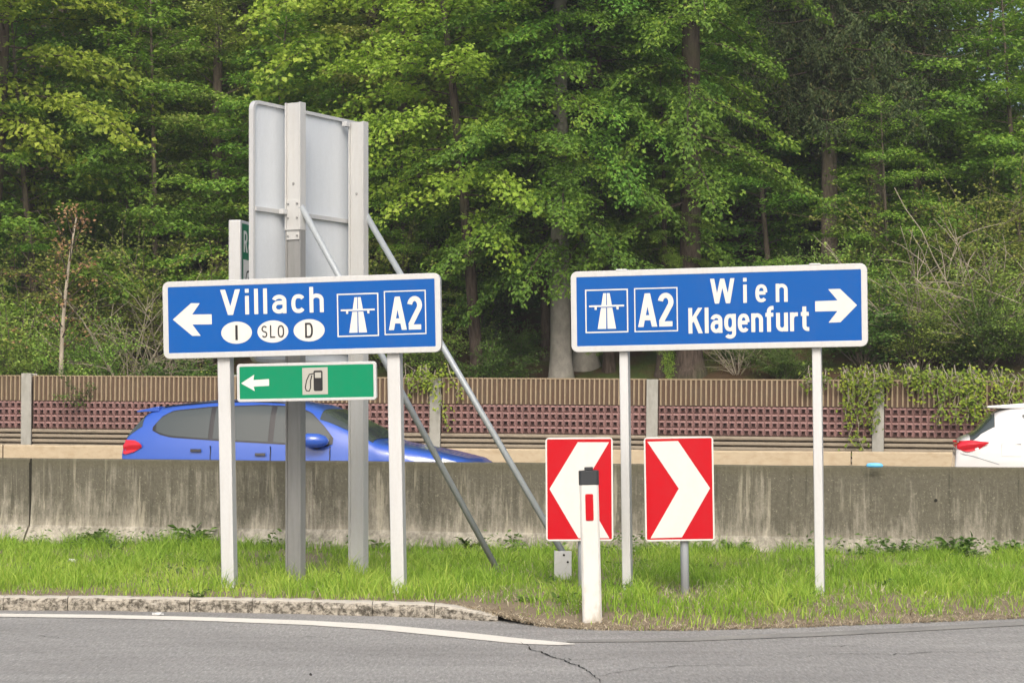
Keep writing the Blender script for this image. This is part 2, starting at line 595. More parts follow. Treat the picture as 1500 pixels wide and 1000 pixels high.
# verge soil and grass base
xs = np.linspace(-20, 20, 201)
vs = []; nv = 22
for x in xs:
    y0 = edge_y(x) + (.18 if x < KX1 else 0.0)
    y1 = 20.3 - WS * x
    for j in range(nv):
        y = y0 + (y1 - y0) * (j / (nv - 1)) ** 1.3
        vs.append((x, y, verge_z(x, y)))
MB().add(vs, [(i * nv + j, (i + 1) * nv + j, (i + 1) * nv + j + 1, i * nv + j + 1) for i in range(len(xs) - 1) for j in range(nv - 1)], True).build('grass_verge', M['soil'])
tag(bpy.data.objects['grass_verge'], kind='structure')

# motorway
MB().add([(-90, 20.2 + 90 * WS, .06), (90, 20.2 - 90 * WS, .06), (90, 31 - 90 * WS, .06), (-90, 31 + 90 * WS, .06)], [(0, 1, 2, 3)]).build('motorway', M['asphalt2'])
tag(bpy.data.objects['motorway'], kind='structure')
for off in (1.0, 8.0):
    MB().add([(-60, 20.4 + off + 60 * WS, .064), (60, 20.4 + off - 60 * WS, .064), (60, 20.55 + off - 60 * WS, .064), (-60, 20.55 + off + 60 * WS, .064)], [(0, 1, 2, 3)]).build('motorway_line', M['paint'])
for o in col.objects:
    if o.name.startswith('motorway_line'): tag(o, kind='structure')

ys = [31.2 + .6 * i for i in range(12)] + [38.4 + 1.6 * i for i in range(22)] + [74 + 8 * i for i in range(12)]
grid_mesh('hillside', list(np.linspace(-80, 80, 121)), ys, hill, M['floor'], skew=WS)
HAZE = MB().box(-720, 720, -220, 1220, -2.0, 42.0)
t = NT('thin_haze'); t.n.remove(t.b)
pv = t.n.new('ShaderNodeVolumePrincipled'); pv.inputs['Density'].default_value = HAZE_D
pv.inputs['Color'].default_value = (.9, .93, .95, 1); pv.inputs['Anisotropy'].default_value = .2
t.l.new(pv.outputs[0], t.out.inputs['Volume'])
if HAZE_D: tag(HAZE.build('haze', t.m), kind='stuff')

# ---------------------------------------------------------------- kerb
kerb = empty('kerb', GP(300, 896)); tag(kerb, kind='structure')
kj = [-900, -640, -560, -470, -380, -290, -190, -95, 5, 100, 192, 282, 375, 462, 551, 641, 731]
for i, (a_, b_) in enumerate(zip(kj, kj[1:])):
    last = i == len(kj) - 2
    bm = bmesh.new()
    rows, cols_ = 7, 16
    prof = [(-.002, -.03), (0, .0), (.0, .025), (.0, .05), (.003, .072), (.012, .086), (.03, .092), (.09, .095), (.19, .09), (.192, .0)]
    grid = []
    for c in range(cols_ + 1):
        f = c / cols_
        gap = .002
        xa, xb = GP(a_, 893).x, GP(b_, 893).x
        Lk = xb - xa
        x = xa + gap + (Lk - 2 * gap) * f
        ey = edge_y(x)
        colv = []
        drop = 1.0
        if last: drop = 1 - .62 * f ** 1.4
        for k, (dy, z) in enumerate(prof):
            s = mnoise.noise(Vector((x * 9, z * 30, i))) * .012 + mnoise.noise(Vector((x * 30, z * 60, i + 9))) * .010
            front = 1 if k < 5 else (.7 if k < 6 else .15)
            zz = z * drop + (.007 * mnoise.noise(Vector((x * 12, dy * 20, 5))) if 3 < k < 9 else 0)
            sh = (.02 if last and f > .9 else 0)
            colv.append(bm.verts.new((x - kerb.location.x, ey + dy + s * front + .012 * math.sin(i * 2.3) + sh - kerb.location.y, zz)))
        grid.append(colv)
    for c in range(cols_):
        for k in range(len(prof) - 1):
            bm.faces.new((grid[c][k], grid[c + 1][k], grid[c + 1][k + 1], grid[c][k + 1]))
    bm.faces.new(grid[0]); bm.faces.new(grid[-1][::-1])
    bmesh.ops.recalc_face_normals(bm, faces=bm.faces)
    me = bpy.data.meshes.new('kerb_stone'); bm.to_mesh(me); bm.free()
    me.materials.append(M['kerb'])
    o = bpy.data.objects.new('kerb_stone', me); col.objects.link(o); o.parent = kerb

# ---------------------------------------------------------------- near concrete barrier
bar = empty('concrete_barrier', (0, 20.0, 0), (0, R(.25), WA))
tag(bar, 'long low grey concrete barrier streaked with dark stains behind the grass verge', 'concrete barrier')
prof = [(-.16, -.2), (-.16, .10), (-.13, .135), (-.035, .24), (-.01, .5), (0, .905), (.01, .915), (.19, .915), (.2, .905), (.24, .24), (.36, .1), (.36, -.2)]


def extr(prof, x0, x1, name, mat, parent, nx=1, jit=0.0, bevel=0.0, seed=1):
    vs = []
    n = len(prof)
    for i in range(nx + 1):
        x = x0 + (x1 - x0) * i / nx
        for y, z in prof:
            j = mnoise.noise(Vector((x * 1.7, z * 3, seed))) * jit
            vs.append((x, y + j, z + j * .6))
    fs = [(i * n + k, i * n + (k + 1) % n, (i + 1) * n + (k + 1) % n, (i + 1) * n + k) for i in range(nx) for k in range(n)]
    fs += [tuple(range(n))[::-1], tuple(range(nx * n, nx * n + n))]
    return MB().add(vs, fs).build(name, mat, parent, bevel)


for s0, s1 in ((-14, -5.022), (-5.0, 14)):
    extr(prof, s0, s1, 'barrier_section', M['concrete'], bar, 30, .012)
# lip formed by the seam on the left section
MB().box(-5.075, -5.02, -.028, .1, .0, .88).build('joint_rib', M['concrete'], bar)
hole = MB().tube([(3.99 + .06, -.012, .60), (4.05, .02, .60)], .016, 12).build('drain_hole', M['crack'], bar)

# ---------------------------------------------------------------- cream wall beyond the carriageway
cream = empty('cream_wall', (0, 29.5, 0), (0, R(.26), WA))
tag(cream, 'low cream concrete wall along the far side of the motorway', 'wall')
for k in range(-2, 3):
    x1 = 4.81 + 6.33 * k
    prof2 = [(0, -.2), (0, .87), (.012, .887), (.26, .887), (.27, .87), (.27, -.2)]
    extr(prof2, x1 - 6.31 + (.0 if k % 2 else .004), x1, 'wall_section', M['cream'], cream, 8, .006, seed=k)

# ---------------------------------------------------------------- noise barrier
nb = empty('noise_barrier', (0, 31.03, 0), (0, R(.5), -math.atan(.192)))
tag(nb, 'ribbed and perforated brown concrete noise barrier in front of the wood', 'noise barrier')
BAY = 3.32
TOPZ, RIB0, LAT0 = 1.945, 1.535, 1.095


def bay_parts(x0, x1, first):
    out = []
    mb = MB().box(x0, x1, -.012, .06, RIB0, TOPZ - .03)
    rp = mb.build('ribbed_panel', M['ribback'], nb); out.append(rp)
    n = int(round((x1 - x0) / .0755)); pw = (x1 - x0) / n
    mb = MB(); rr = random.Random(4)
    for i in range(n):
        a_ = x0 + i * pw + rr.uniform(-.002, .002)
        f = (.26, .34, .62, .70)
        y_ = (-.0119, -.052, -.052, -.0119)
        h_ = TOPZ - .012 + rr.uniform(-.004, .003)
        mb.add([(a_ + pw * f[k], y_[k], z_) for z_ in (RIB0 + .002, h_) for k in range(4)], [(0, 1, 5, 4), (1, 2, 6, 5), (2, 3, 7, 6), (4, 5, 6, 7), (3, 2, 1, 0)])
    mb.box(x0, x1, -.03, .065, TOPZ - .03, TOPZ - .010)
    rb = mb.build('ribs', M['rib'], nb); tag(rb, kind='stuff'); out.append(rb)
    # perforated panel
    mb = MB()
    rows = 4; ch = (RIB0 - .01 - LAT0) / rows
    nc = int(round((x1 - x0) / .106)); cw = (x1 - x0) / nc
    rr = random.Random(int(x0 * 100))
    for r_ in range(rows):
        for c in range(nc):
            X, Z = x0 + c * cw, LAT0 + r_ * ch
            hx, hz = cw * .25, ch * .27
            j = rr.uniform(-.004, .004)
            o_ = [(X, -.01, Z), (X + cw, -.01, Z), (X + cw, -.01, Z + ch), (X, -.01, Z + ch)]
            i_ = [(X + hx, -.042 + j, Z + hz), (X + cw - hx, -.042 + j, Z + hz), (X + cw - hx, -.042 + j, Z + ch - hz), (X + hx, -.042 + j, Z + ch - hz)]
            b_ = [(p[0], .05, p[2]) for p in i_]
            vs = o_ + i_ + b_
            fs = [(k, (k + 1) % 4, (k + 1) % 4 + 4, k + 4) for k in range(4)] + [(k + 4, (k + 1) % 4 + 4, (k + 1) % 4 + 8, k + 8) for k in range(4)] + [(8, 9, 10, 11)]
            mb.add(vs, fs)
    out.append(mb.build('perforated_panel', M['rose'], nb))
    # horizontal planks below
    z = LAT0 - .008
    for k in range(12):
        h = .066
        mb = MB()
        y = -.05 if k else -.06
        prof3 = [(y + .035, z - h), (y + .01, z - h + .012), (y, z - h + .022), (y, z - .014), (y + .012, z - .004), (y + .05, z), (.06, z), (.06, z - h)]
        m = len(prof3)
        vs = [(xx, p[0], p[1]) for xx in (x0, x1) for p in prof3]
        mb.add(vs, [(i, (i + 1) % m, m + (i + 1) % m, m + i) for i in range(m)] + [tuple(range(m))[::-1], tuple(range(m, 2 * m))])
        out.append(mb.build('plank', M['plank'], nb))
        z -= h + .012
        if z < .2: break
    return out


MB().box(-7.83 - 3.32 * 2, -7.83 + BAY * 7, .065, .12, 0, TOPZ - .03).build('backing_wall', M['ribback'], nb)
proto = bay_parts(-7.83 + .09, -7.83 + BAY - .09, True)
for k in range(-2, 7):
    px = -7.83 + BAY * k
    mb = MB()
    zt = TOPZ + (.02 if k in (0, 1) else -.02)
    mb.box(px - .085, px + .085, -.09, -.05, -.1, zt)
    mb.box(px - .025, px + .025, -.05, .15, -.1, zt - .012)
    mb.box(px - .085, px + .085, .13, .17, -.1, zt - .004)
    mb.build('post', M['wpost'], nb, .006)
    if k == 0: continue
    for q in proto:
        c = q.copy(); col.objects.link(c); c.parent = nb
        c.location = (BAY * k, 0, 0)

# ---------------------------------------------------------------- lettering drawn with strokes
def arc(cx, cz, rx, rz, a0, a1, n=14):
    return [(cx + rx * math.cos(R(a0 + (a1 - a0) * i / n)), cz + rz * math.sin(R(a0 + (a1 - a0) * i / n))) for i in range(n + 1)]


def sarc(cx, cz, rx, rz, a0, a1, n=18, p=.8):
    f = lambda v: math.copysign(abs(v) ** p, v)
    return [(cx + rx * f(math.cos(R(a0 + (a1 - a0) * i / n))), cz + rz * f(math.sin(R(a0 + (a1 - a0) * i / n)))) for i in range(n + 1)]


H_ = .075
GL = {
 'V': (.66, [('d', (.09, 1), (.33, 0)), ('d', (.57, 1), (.33, 0))]),
 'W': (.98, [('d', (.09, 1), (.27, 0)), ('d', (.49, 1), (.27, 0)), ('d', (.49, 1), (.71, 0)), ('d', (.89, 1), (.71, 0))]),
 'A': (.68, [('d', (.34, 1), (.09, 0)), ('d', (.34, 1), (.59, 0)), ('s', [(.19, .27), (.49, .27)])]),
 'K': (.60, [('s', [(.08, 0), (.08, 1)]), ('d', (.50, 1), (.10, .42)), ('d', (.25, .62), (.51, 0))]),
 'i': (.16, [('s', [(.08, 0), (.08, .73)]), ('s', [(.08, .85), (.08, 1)])]),
 'l': (.16, [('s', [(.08, 0), (.08, 1)])]),
 'I': (.16, [('s', [(.08, 0), (.08, 1)])]),
 'a': (.48, [('s', arc(.235, .49, .17, .165, 165, 0) + [(.405, .3), (.405, 0)]), ('s', [(.405, .42), (.24, .42)] + arc(.22, .2475, .145, .1725, 90, 270) + [(.27, .075), (.405, .17)])]),
 'c': (.44, [('s', sarc(.24, .365, .165, .29, 38, 322))]),
 'h': (.48, [('s', [(.08, 0), (.08, 1)]), ('s', [(.08, .45)] + arc(.24, .49, .165, .165, 165, 0) + [(.405, .3), (.405, 0)])]),
 'n': (.48, [('s', [(.08, 0), (.08, .73)]), ('s', [(.08, .45)] + arc(.24, .49, .165, .165, 165, 0) + [(.405, .3), (.405, 0)])]),
 'e': (.47, [('s', [(.1, .38), (.40, .38)]), ('s', sarc(.24, .365, .165, .29, 3, 318))]),
 'g': (.48, [('s', [(.405, .73), (.405, .0)] + arc(.24, -.03, .165, .13, 0, -150)), ('s', sarc(.24, .39, .165, .265, 0, 360, 24))]),
 'f': (.38, [('s', [(.36, .925)] + arc(.30, .78, .135, .145, 90, 180) + [(.165, .5), (.165, 0)]), ('s', [(.02, .66), (.35, .66)])]),
 'u': (.48, [('s', [(.075, .73), (.075, .3)] + arc(.24, .24, .165, .165, 180, 345) + [(.405, .3)]), ('s', [(.405, 0), (.405, .73)])]),
 'r': (.34, [('s', [(.08, 0), (.08, .73)]), ('s', [(.08, .42)] + arc(.25, .48, .165, .175, 165, 85) + [(.33, .655)])]),
 't': (.38, [('s', [(.165, .95), (.165, .25)] + arc(.29, .21, .125, .135, 180, 270) + [(.36, .075)]), ('s', [(.02, .66), (.35, .66)])]),
 '2': (.56, [('s', arc(.275, .73, .19, .195, 172, -25) + [(.1, .13)]), ('s', [(.03, .075), (.51, .075)])]),
 'S': (.50, [('s', arc(.25, .715, .17, .21, 30, 270) + arc(.25, .285, .17, .21, 90, -150))]),
 'L': (.44, [('s', [(.08, 0), (.08, 1)]), ('s', [(.08, .06), (.42, .06)])]),
 'O': (.54, [('s', sarc(.27, .5, .19, .43, 0, 360, 30))]),
 'D': (.52, [('s', [(.08, 0), (.08, 1)]), ('s', [(.08, .94), (.22, .94)] + sarc(.24, .5, .19, .44, 90, -90) + [(.08, .06)])]),
 'R': (.54, [('s', [(.08, 0), (.08, 1)]), ('s', [(.08, .925), (.3, .925)] + arc(.28, .7, .16, .225, 90, -90) + [(.08, .475)]), ('d', (.26, .48), (.45, 0))]),
 's': (.42, [('s', arc(.21, .53, .13, .13, 35, 270) + arc(.21, .22, .13, .15, 90, -145))]),
}


def word(text, x0, x1, zb, cap, y, name, mat, parent, wt=.15, gap=.10, step=.0006):
    """text fitted between x0 and x1 on baseline zb; flat vinyl letters a hair proud of the face"""
    tot = sum(GL[c][0] for c in text) + gap * (len(text) - 1)
    sx = (x1 - x0) / tot
    mb = MB(); cx = 0; k = 0
    tr = lambda p: (x0 + (cx + p[0]) * sx, zb + p[1] * cap)
    for c in text:
        adv, st = GL[c]
        for s in st:
            yy = y - .0008 - step * k; k = (k + 1) % 4
            if s[0] == 'd':
                (ax, az), (bx, bz) = s[1], s[2]
                hw = wt * .58
                q = [tr((ax - hw, az)), tr((ax + hw, az)), tr((bx + hw, bz)), tr((bx - hw, bz))]
                mb.add([(p[0], yy, p[1]) for p in q], [(0, 1, 2, 3)])
            else:
                pts = [tr(p) for p in s[1]]
                # half width measured in the scaled space
                hw = wt * .5 * math.sqrt(sx * cap) if sx < cap * 2 else wt * .5 * cap
                vs = []
                for i, p in enumerate(pts):
                    a_ = pts[max(i - 1, 0)]; b_ = pts[min(i + 1, len(pts) - 1)]
                    tx, tz = b_[0] - a_[0], b_[1] - a_[1]
                    l_ = math.hypot(tx, tz) or 1
                    nx, nz = -tz / l_ * hw, tx / l_ * hw
                    vs += [(p[0] + nx, yy, p[1] + nz), (p[0] - nx, yy, p[1] - nz)]
                mb.add(vs, [(2 * i, 2 * i + 1, 2 * i + 3, 2 * i + 2) for i in range(len(pts) - 1)])
        cx += adv + gap
    # face all towards the reader
    o = mb.build(name, mat, parent)
    bm = bmesh.new(); bm.from_mesh(o.data)
    for f in bm.faces:
        if f.normal.y > 0: f.normal_flip()
    bm.to_mesh(o.data); bm.free()
    return o


def flat(name, pts, y, mat, parent, n=None):
    ar = sum(pts[i][0] * pts[(i + 1) % len(pts)][1] - pts[(i + 1) % len(pts)][0] * pts[i][1] for i in range(len(pts)))
    if ar < 0: pts = pts[::-1]
    return MB().add([(x, y, z) for x, z in pts], [tuple(range(len(pts)))]).build(name, mat, parent)


def outline(mb, x0, x1, z0, z1, w_, y):
    for a_, b_, c_, d_ in ((x0, x1, z1 - w_, z1), (x0, x1, z0, z0 + w_), (x0, x0 + w_, z0 + w_, z1 - w_), (x1 - w_, x1, z0 + w_, z1 - w_)):
        mb.add([(a_, y, c_), (b_, y, c_), (b_, y, d_), (a_, y, d_)], [(0, 1, 2, 3)])


class Map:
    """photo pixels -> the sign's own plane (x right, z up), roll and turn removed"""
    def __init__(s, cx, d, slope, turn):
        s.cx, s.d, s.sl, s.c = cx, d, slope, math.cos(R(turn))
        s.turn = turn

    def x(s, px):
        t_ = (px - 750) / FPX; cw = (s.cx - 750) * s.d / FPX
        return (s.d * t_ - cw) / (s.c + t_ * math.sin(R(s.turn)))

    def z(s, px, py):
        x = s.x(px)
        return EYE + (HOR - py) * (s.d - x * math.sin(R(s.turn))) / FPX - x * math.sin(R(s.sl))

    def p(s, px, py): return (s.x(px), s.z(px, py))

    def root(s, name, roll, zmid=2.1):
        x = (s.cx - 750) * s.d / FPX
        return empty(name, (x + zmid * math.sin(R(s.sl)), s.d, 0), (0, R(-s.sl), R(-s.turn)))


def panel(mp, root, L_, R_, T, B, bd, mat, thick=.045, rad=.05, framemat='frame'):
    """framed sheet sign: rim with rounded corners, face set back inside it. L_,R_ px; T,B px at the sign's centre"""
    x0, x1 = mp.x(L_), mp.x(R_)
    z1, z0 = mp.z(mp.cx, T), mp.z(mp.cx, B)
    out = rounded(x0, x1, z0, z1, rad)
    inn = rounded(x0 + bd, x1 - bd, z0 + bd, z1 - bd, .006)
    n = len(out)
    vs = [(x, -.003, z) for x, z in out] + [(x, -.003, z) for x, z in inn] + [(x, .0, z) for x, z in inn] + [(x, thick, z) for x, z in out]
    fs = []
    for i in range(n):
        j = (i + 1) % n
        fs += [(i, j, n + j, n + i), (n + i, n + j, 2 * n + j, 2 * n + i), (i, 3 * n + i, 3 * n + j, j)]
    fs.append(tuple(range(3 * n, 4 * n))[::-1])
    fr = MB().add(vs, fs)
    bm = bmesh.new()
    bv = [bm.verts.new(v) for v in fr.v]
    for f in fr.f: bm.faces.new([bv[i] for i in f])
    bmesh.ops.recalc_face_normals(bm, faces=bm.faces)
    me = bpy.data.meshes.new('frame'); bm.to_mesh(me); bm.free(); me.materials.append(M[framemat])
    o = bpy.data.objects.new('frame', me); col.objects.link(o); o.parent = root
    b = o.modifiers.new('bevel', 'BEVEL'); b.width = .005; b.segments = 2; b.limit_method = 'ANGLE'; b.angle_limit = R(50)
    fpts = rounded(x0 + bd - .002, x1 - bd + .002, z0 + bd - .002, z1 - bd + .002, .006)
    fc = flat('face', fpts, -.0012, mat, root)
    return fc, (x0, x1, z0, z1)


def motorway_symbol(fc, X0, X1, Z0, Z1, y):
    W_ = X1 - X0; Hh = Z1 - Z0
    mb = MB(); outline(mb, X0, X1, Z0, Z1, W_ * .03, y)
    mb.build('symbol_border', M['white'], fc)
    mb = MB()
    q = lambda u, v: (X0 + W_ * u, y - .0004, Z0 + Hh * v)
    mb.add([q(.285, .09), q(.485, .09), q(.492, .91), q(.425, .91)], [(0, 1, 2, 3)])
    mb.add([q(.515, .09), q(.715, .09), q(.575, .91), q(.508, .91)], [(0, 1, 2, 3)])
    mb.build('carriageway_symbol', M['white'], fc)
    mb = MB()
    q2 = lambda u, v: (X0 + W_ * u, y - .0012, Z0 + Hh * v)
    mb.add([q2(.09, .575), q2(.91, .575), q2(.91, .595), q2(.09, .595)], [(0, 1, 2, 3)])
    mb.build('bridge_gap', M['blue'], fc)  # blue gap printed below the bridge line of the pictogram
    mb = MB()
    q = lambda u, v: (X0 + W_ * u, y - .0018, Z0 + Hh * v)
    mb.add([q(.09, .595), q(.91, .595), q(.91, .635), q(.09, .635)], [(0, 1, 2, 3)])
    mb.add([q(.22, .53), q(.27, .53), q(.27, .595), q(.22, .595)], [(0, 1, 2, 3)])
    mb.add([q(.73, .53), q(.78, .53), q(.78, .595), q(.73, .595)], [(0, 1, 2, 3)])
    mb.build('bridge_symbol', M['white'], fc)


def sign_post(root, x, z1, w_, dp, y0=.045, bolt=True):
    mb = MB(); mb.box(x - w_ / 2, x + w_ / 2, y0, y0 + dp, -.25, z1)
    o = mb.build('post', M['post'], root, .008, 3)
    # shallow grooves of the extrusion on its right side
    return o


# ---- sign to Villach
mp = Map(442, 15.3, 1.1, 11)
rt = mp.root('direction_sign', .9)
tag(rt, 'blue direction sign with left arrow reading Villach, on two pale posts', 'direction sign')
z = lambda px, py: mp.z(px, py)
fc, _ = panel(mp, rt, 238.5, 645.5, 406, 520.5, .043, M['blue'], rad=.05)
Y = -.0012
Z2 = lambda zx, zy: (220 + zx / 3.334, 380 + zy / 3.334)
pts = [mp.p(*Z2(*q)) for q in ((110, 293), (200, 213), (243, 213), (205, 268), (300, 267), (300, 316), (205, 317), (245, 372), (203, 372))]
flat('arrow', pts, Y - .001, M['white'], fc)
cap = 37.5 * 15.3 / FPX
word('Villach', mp.x(322.5), mp.x(475), mp.z(322, 461.5), cap, Y, 'lettering', M['white'], fc, .14, .13)
for (cx, cy, t_, hw_, ch, wt) in ((346, 487, 'I', 1.8, 22, .5), (399.2, 485.3, 'SLO', 17.5, 18.5, .10), (452.3, 483.5, 'D', 6.6, 22, .12)):
    ex, ez = mp.p(cx, cy)
    ov = flat('country_oval', arc(ex, ez, 23 * .00525, 16.3 * .0051, 0, 354, 59), Y - .001, M['white'], fc)
    if t_ == 'I':
        flat('lettering', [(ex - .0095, ez - .056), (ex + .0095, ez - .056), (ex + .0095, ez + .056), (ex - .0095, ez + .056)], Y - .0025, M['black'], ov)
    else:
        word(t_, ex - hw_ * .00525, ex + hw_ * .00525, ez - ch * .0051 / 2, ch * .0051, Y - .0015, 'lettering', M['black'], ov, wt, .14)
sx0, sx1 = mp.x(493.8), mp.x(554.6)
zc = mp.z(524, 461)
motorway_symbol(fc, sx0, sx1, zc - 31.5 * .0051, zc + 31.5 * .0051, Y - .001)
sx0, sx1 = mp.x(562.8), mp.x(624.2)
zc = mp.z(593, 457.5)
mb = MB(); outline(mb, sx0, sx1, zc - 32 * .0051, zc + 32 * .0051, .0085, Y - .001)
ab = mb.build('road_number_border', M['white'], fc)
word('A2', mp.x(569.5), mp.x(618.5), zc - 25 * .0051, 48.5 * .0051, Y, 'road_number', M['white'], fc, .17, .05)
for px in (323, 572.5):
    sign_post(rt, mp.x(px), mp.z(mp.cx, 412), .1, .1)
for px in (323, 572.5):
    for y_ in (440, 492):
        MB().box(mp.x(px) - .09, mp.x(px) + .09, .0455, .052, mp.z(442, y_), mp.z(442, y_ - 4)).build('clamp', M['zinc'], rt)
Zrt1 = rt

# ---- sign to Wien and Klagenfurt
mp = Map(1053, 15.0, .75, 13)
rt = mp.root('direction_sign', .85)
tag(rt, 'blue direction sign with right arrow reading Wien and Klagenfurt, on two pale posts', 'direction sign')
fc, _ = panel(mp, rt, 836.5, 1271, 391.5, 511.5, .044, M['blue'], rad=.05)
Z3 = lambda zx, zy: (820 + zx / 3.1255, 370 + zy / 3.1255)
pts = [mp.p(*Z3(*q)) for q in ((1170, 222), (1273, 218), (1230, 167), (1285, 165), (1362, 240), (1285, 318), (1230, 320), (1272, 267), (1170, 269))]
flat('arrow', pts, Y - .001, M['white'], fc)
k_ = 15.0 / FPX
word('Wien', mp.x(1040.5), mp.x(1154.5), mp.z(1045, 444.6), 36.5 * k_, Y, 'lettering', M['white'], fc, .142, .32)
word('Klagenfurt', mp.x(1008.5), mp.x(1186), mp.z(1010, 488.3), 37.5 * k_, Y, 'lettering', M['white'], fc, .158, .09)
zc = mp.z(889, 455.3)
motorway_symbol(fc, mp.x(857.5), mp.x(920.3), zc - 32.3 * k_, zc + 32.3 * k_, Y - .001)
zc = mp.z(961, 453.4)
mb = MB(); outline(mb, mp.x(929.3), mp.x(993), zc - 32.5 * k_, zc + 32.5 * k_, .0085, Y - .001)
mb.build('road_number_border', M['white'], fc)
word('A2', mp.x(935), mp.x(987), zc - 25 * k_, 49.5 * k_, Y, 'road_number', M['white'], fc, .17, .05)
for px in (911, 1194.5):
    sign_post(rt, mp.x(px), mp.z(mp.cx, 391.5) + .012, .066, .1)
    mb = MB(); mb.box(mp.x(px) - .04, mp.x(px) + .04, -.006, .05, mp.z(mp.cx, 391.5) - .004, mp.z(mp.cx, 391.5) + .009)
    mb.build('clip', M['post'], rt, .003)

# ---- small green petrol sign
mp = Map(449, 15.2, .9, 11)
rt = mp.root('petrol_station_sign', .9, 1.65)
tag(rt, 'small green petrol station sign with left arrow under the blue Villach sign', 'petrol sign')
fc, bb = panel(mp, rt, 346.8, 551, 530.8, 587, .022, M['green'], .03, .025)
pts = [mp.p(*Z2(*q)) for q in ((443, 604), (508, 562), (504, 588), (580, 583), (580, 616), (504, 620), (510, 642))]
flat('arrow', pts, Y - .001, M['white'], fc)
sq = flat('pictogram_panel', [mp.p(*Z2(*q)) for q in ((743, 660), (867, 657), (867, 525), (743, 529))], Y - .001, M['beige'], fc)
q_ = lambda zx, zy: mp.p(*Z2(zx, zy))
px0, pz0 = q_(798, 642); px1, pz1 = q_(842, 541)
flat('pump_body', rounded(px0, px1, pz0, pz1, .012), Y - .002, M['black'], sq)
flat('pump_screen', [(px0 + .011, pz1 - .055), (px1 - .011, pz1 - .055), (px1 - .011, pz1 - .014), (px0 + .011, pz1 - .014)], Y - .003, M['beige'], sq)
mb = MB()
hp = [q_(*t_) for t_ in ((798, 556), (778, 560), (764, 590), (757, 625), (762, 640), (776, 642), (783, 625), (783, 592), (790, 565))]
vs = []
for i, p in enumerate(hp):
    a_, b_ = hp[max(i - 1, 0)], hp[min(i + 1, len(hp) - 1)]
    l_ = math.hypot(b_[0] - a_[0], b_[1] - a_[1]); nx, nz = -(b_[1] - a_[1]) / l_ * .0042, (b_[0] - a_[0]) / l_ * .0042
    vs += [(p[0] + nx, Y - .003, p[1] + nz), (p[0] - nx, Y - .003, p[1] - nz)]
mb.add(vs, [(2 * i, 2 * i + 1, 2 * i + 3, 2 * i + 2) for i in range(len(hp) - 1)])
mb.build('pump_hose', M['black'], sq)
for px, ln in ((424, .62),):
    MB().box(mp.x(px) - .02, mp.x(px) + .02, .012, ln, mp.z(449, 562), mp.z(449, 556)).build('bracket_arm', M['zinc'], rt)

# ---- chevrons
def chevron(name, label, cx, d, corners, pts, postpx, lean, mirror):
    mp = Map(cx, d, lean, 3)
    rt = mp.root(name, lean, 1.0)
    tag(rt, label, 'chevron sign', 'red and white bend chevron signs')
    L_, R_, T, B = corners
    fc, bb = panel(mp, rt, L_, R_, T, B, .013, M['red'], .03, .028, 'white')
    for i_ in (0,):
        pass
    flat('chevron', [mp.p(770 + a_ / 3.226, 620 + b_ / 3.226) for a_, b_ in pts], Y - .001, M['white'], fc)
    MB().tube([(mp.x(postpx), .062, -.25), (mp.x(postpx), .062, bb[3] - .03)], .031, 16).build('pole', M['zincpole'], rt)
    for z_ in (bb[3] - .16, bb[2] + .13):
        MB().box(mp.x(postpx) - .04, mp.x(postpx) + .04, .032, .1, z_, z_ + .03).build('clamp', M['zinc'], rt)
    return rt


chevron('chevron_sign', 'red and white chevron sign pointing left, behind the white delineator post', 847, 14.9, (799, 898, 640.5, 792),
        ((247, 88), (395, 88), (262, 308), (393, 541), (247, 541), (112, 309)), 851.5, .4, True)
chevron('chevron_sign', 'red and white chevron sign pointing right on a round zinc pole', 994.5, 14.9, (943.5, 1045.5, 639.5, 792),
        ((577, 86), (722, 82), (870, 305), (733, 537), (585, 541), (722, 307)), 1001, .95, False)

# ---- delineator post
d = 13.5
k_ = d / FPX
rt = empty('delineator_post', ((868 - 750) * k_, d, -.02), (0, R(-1.4), R(-4)))
tag(rt, 'white plastic delineator post with dark cap and red reflector at the road edge', 'delineator post')
pf = [(-.066, -.012), (-.05, -.03), (.05, -.03), (.066, -.012), (.04, .06), (.0, .085), (-.04, .06)]
n = len(pf)
vs = []
for zz, s_ in ((-.2, 1.0), (.25, 1.0), (.6, .985), (.955, .97)):
    vs += [(x * s_, y * s_, zz) for x, y in pf]
fs = [(r_ * n + i, r_ * n + (i + 1) % n, (r_ + 1) * n + (i + 1) % n, (r_ + 1) * n + i) for r_ in range(3) for i in range(n)] + [tuple(range(3 * n, 4 * n))]
MB().add(vs, fs).build('body', M['delin'], rt, .006, 3)
vs = [(x * 1.03, y * 1.03 - .001, zz) for zz in (.948, 1.045) for x, y in pf]
cp = MB().add(vs, [(i, (i + 1) % n, n + (i + 1) % n, n + i) for i in range(n)] + [tuple(range(n, 2 * n)), tuple(range(n))[::-1]]).build('cap', M['cap'], rt, .005, 3)
MB().box(-.028, .028, -.02, .03, 1.045, 1.066).build('cap_nub', M['cap'], cp, .004)
rf = MB().poly(rounded(-.026, .026, .715, .89, .008), -.0345, -.029).build('reflector', M['red'], rt)
MB().box(-.016, .016, -.0365, -.0346, .72, .885).build('reflector_face', M['red'], rf)

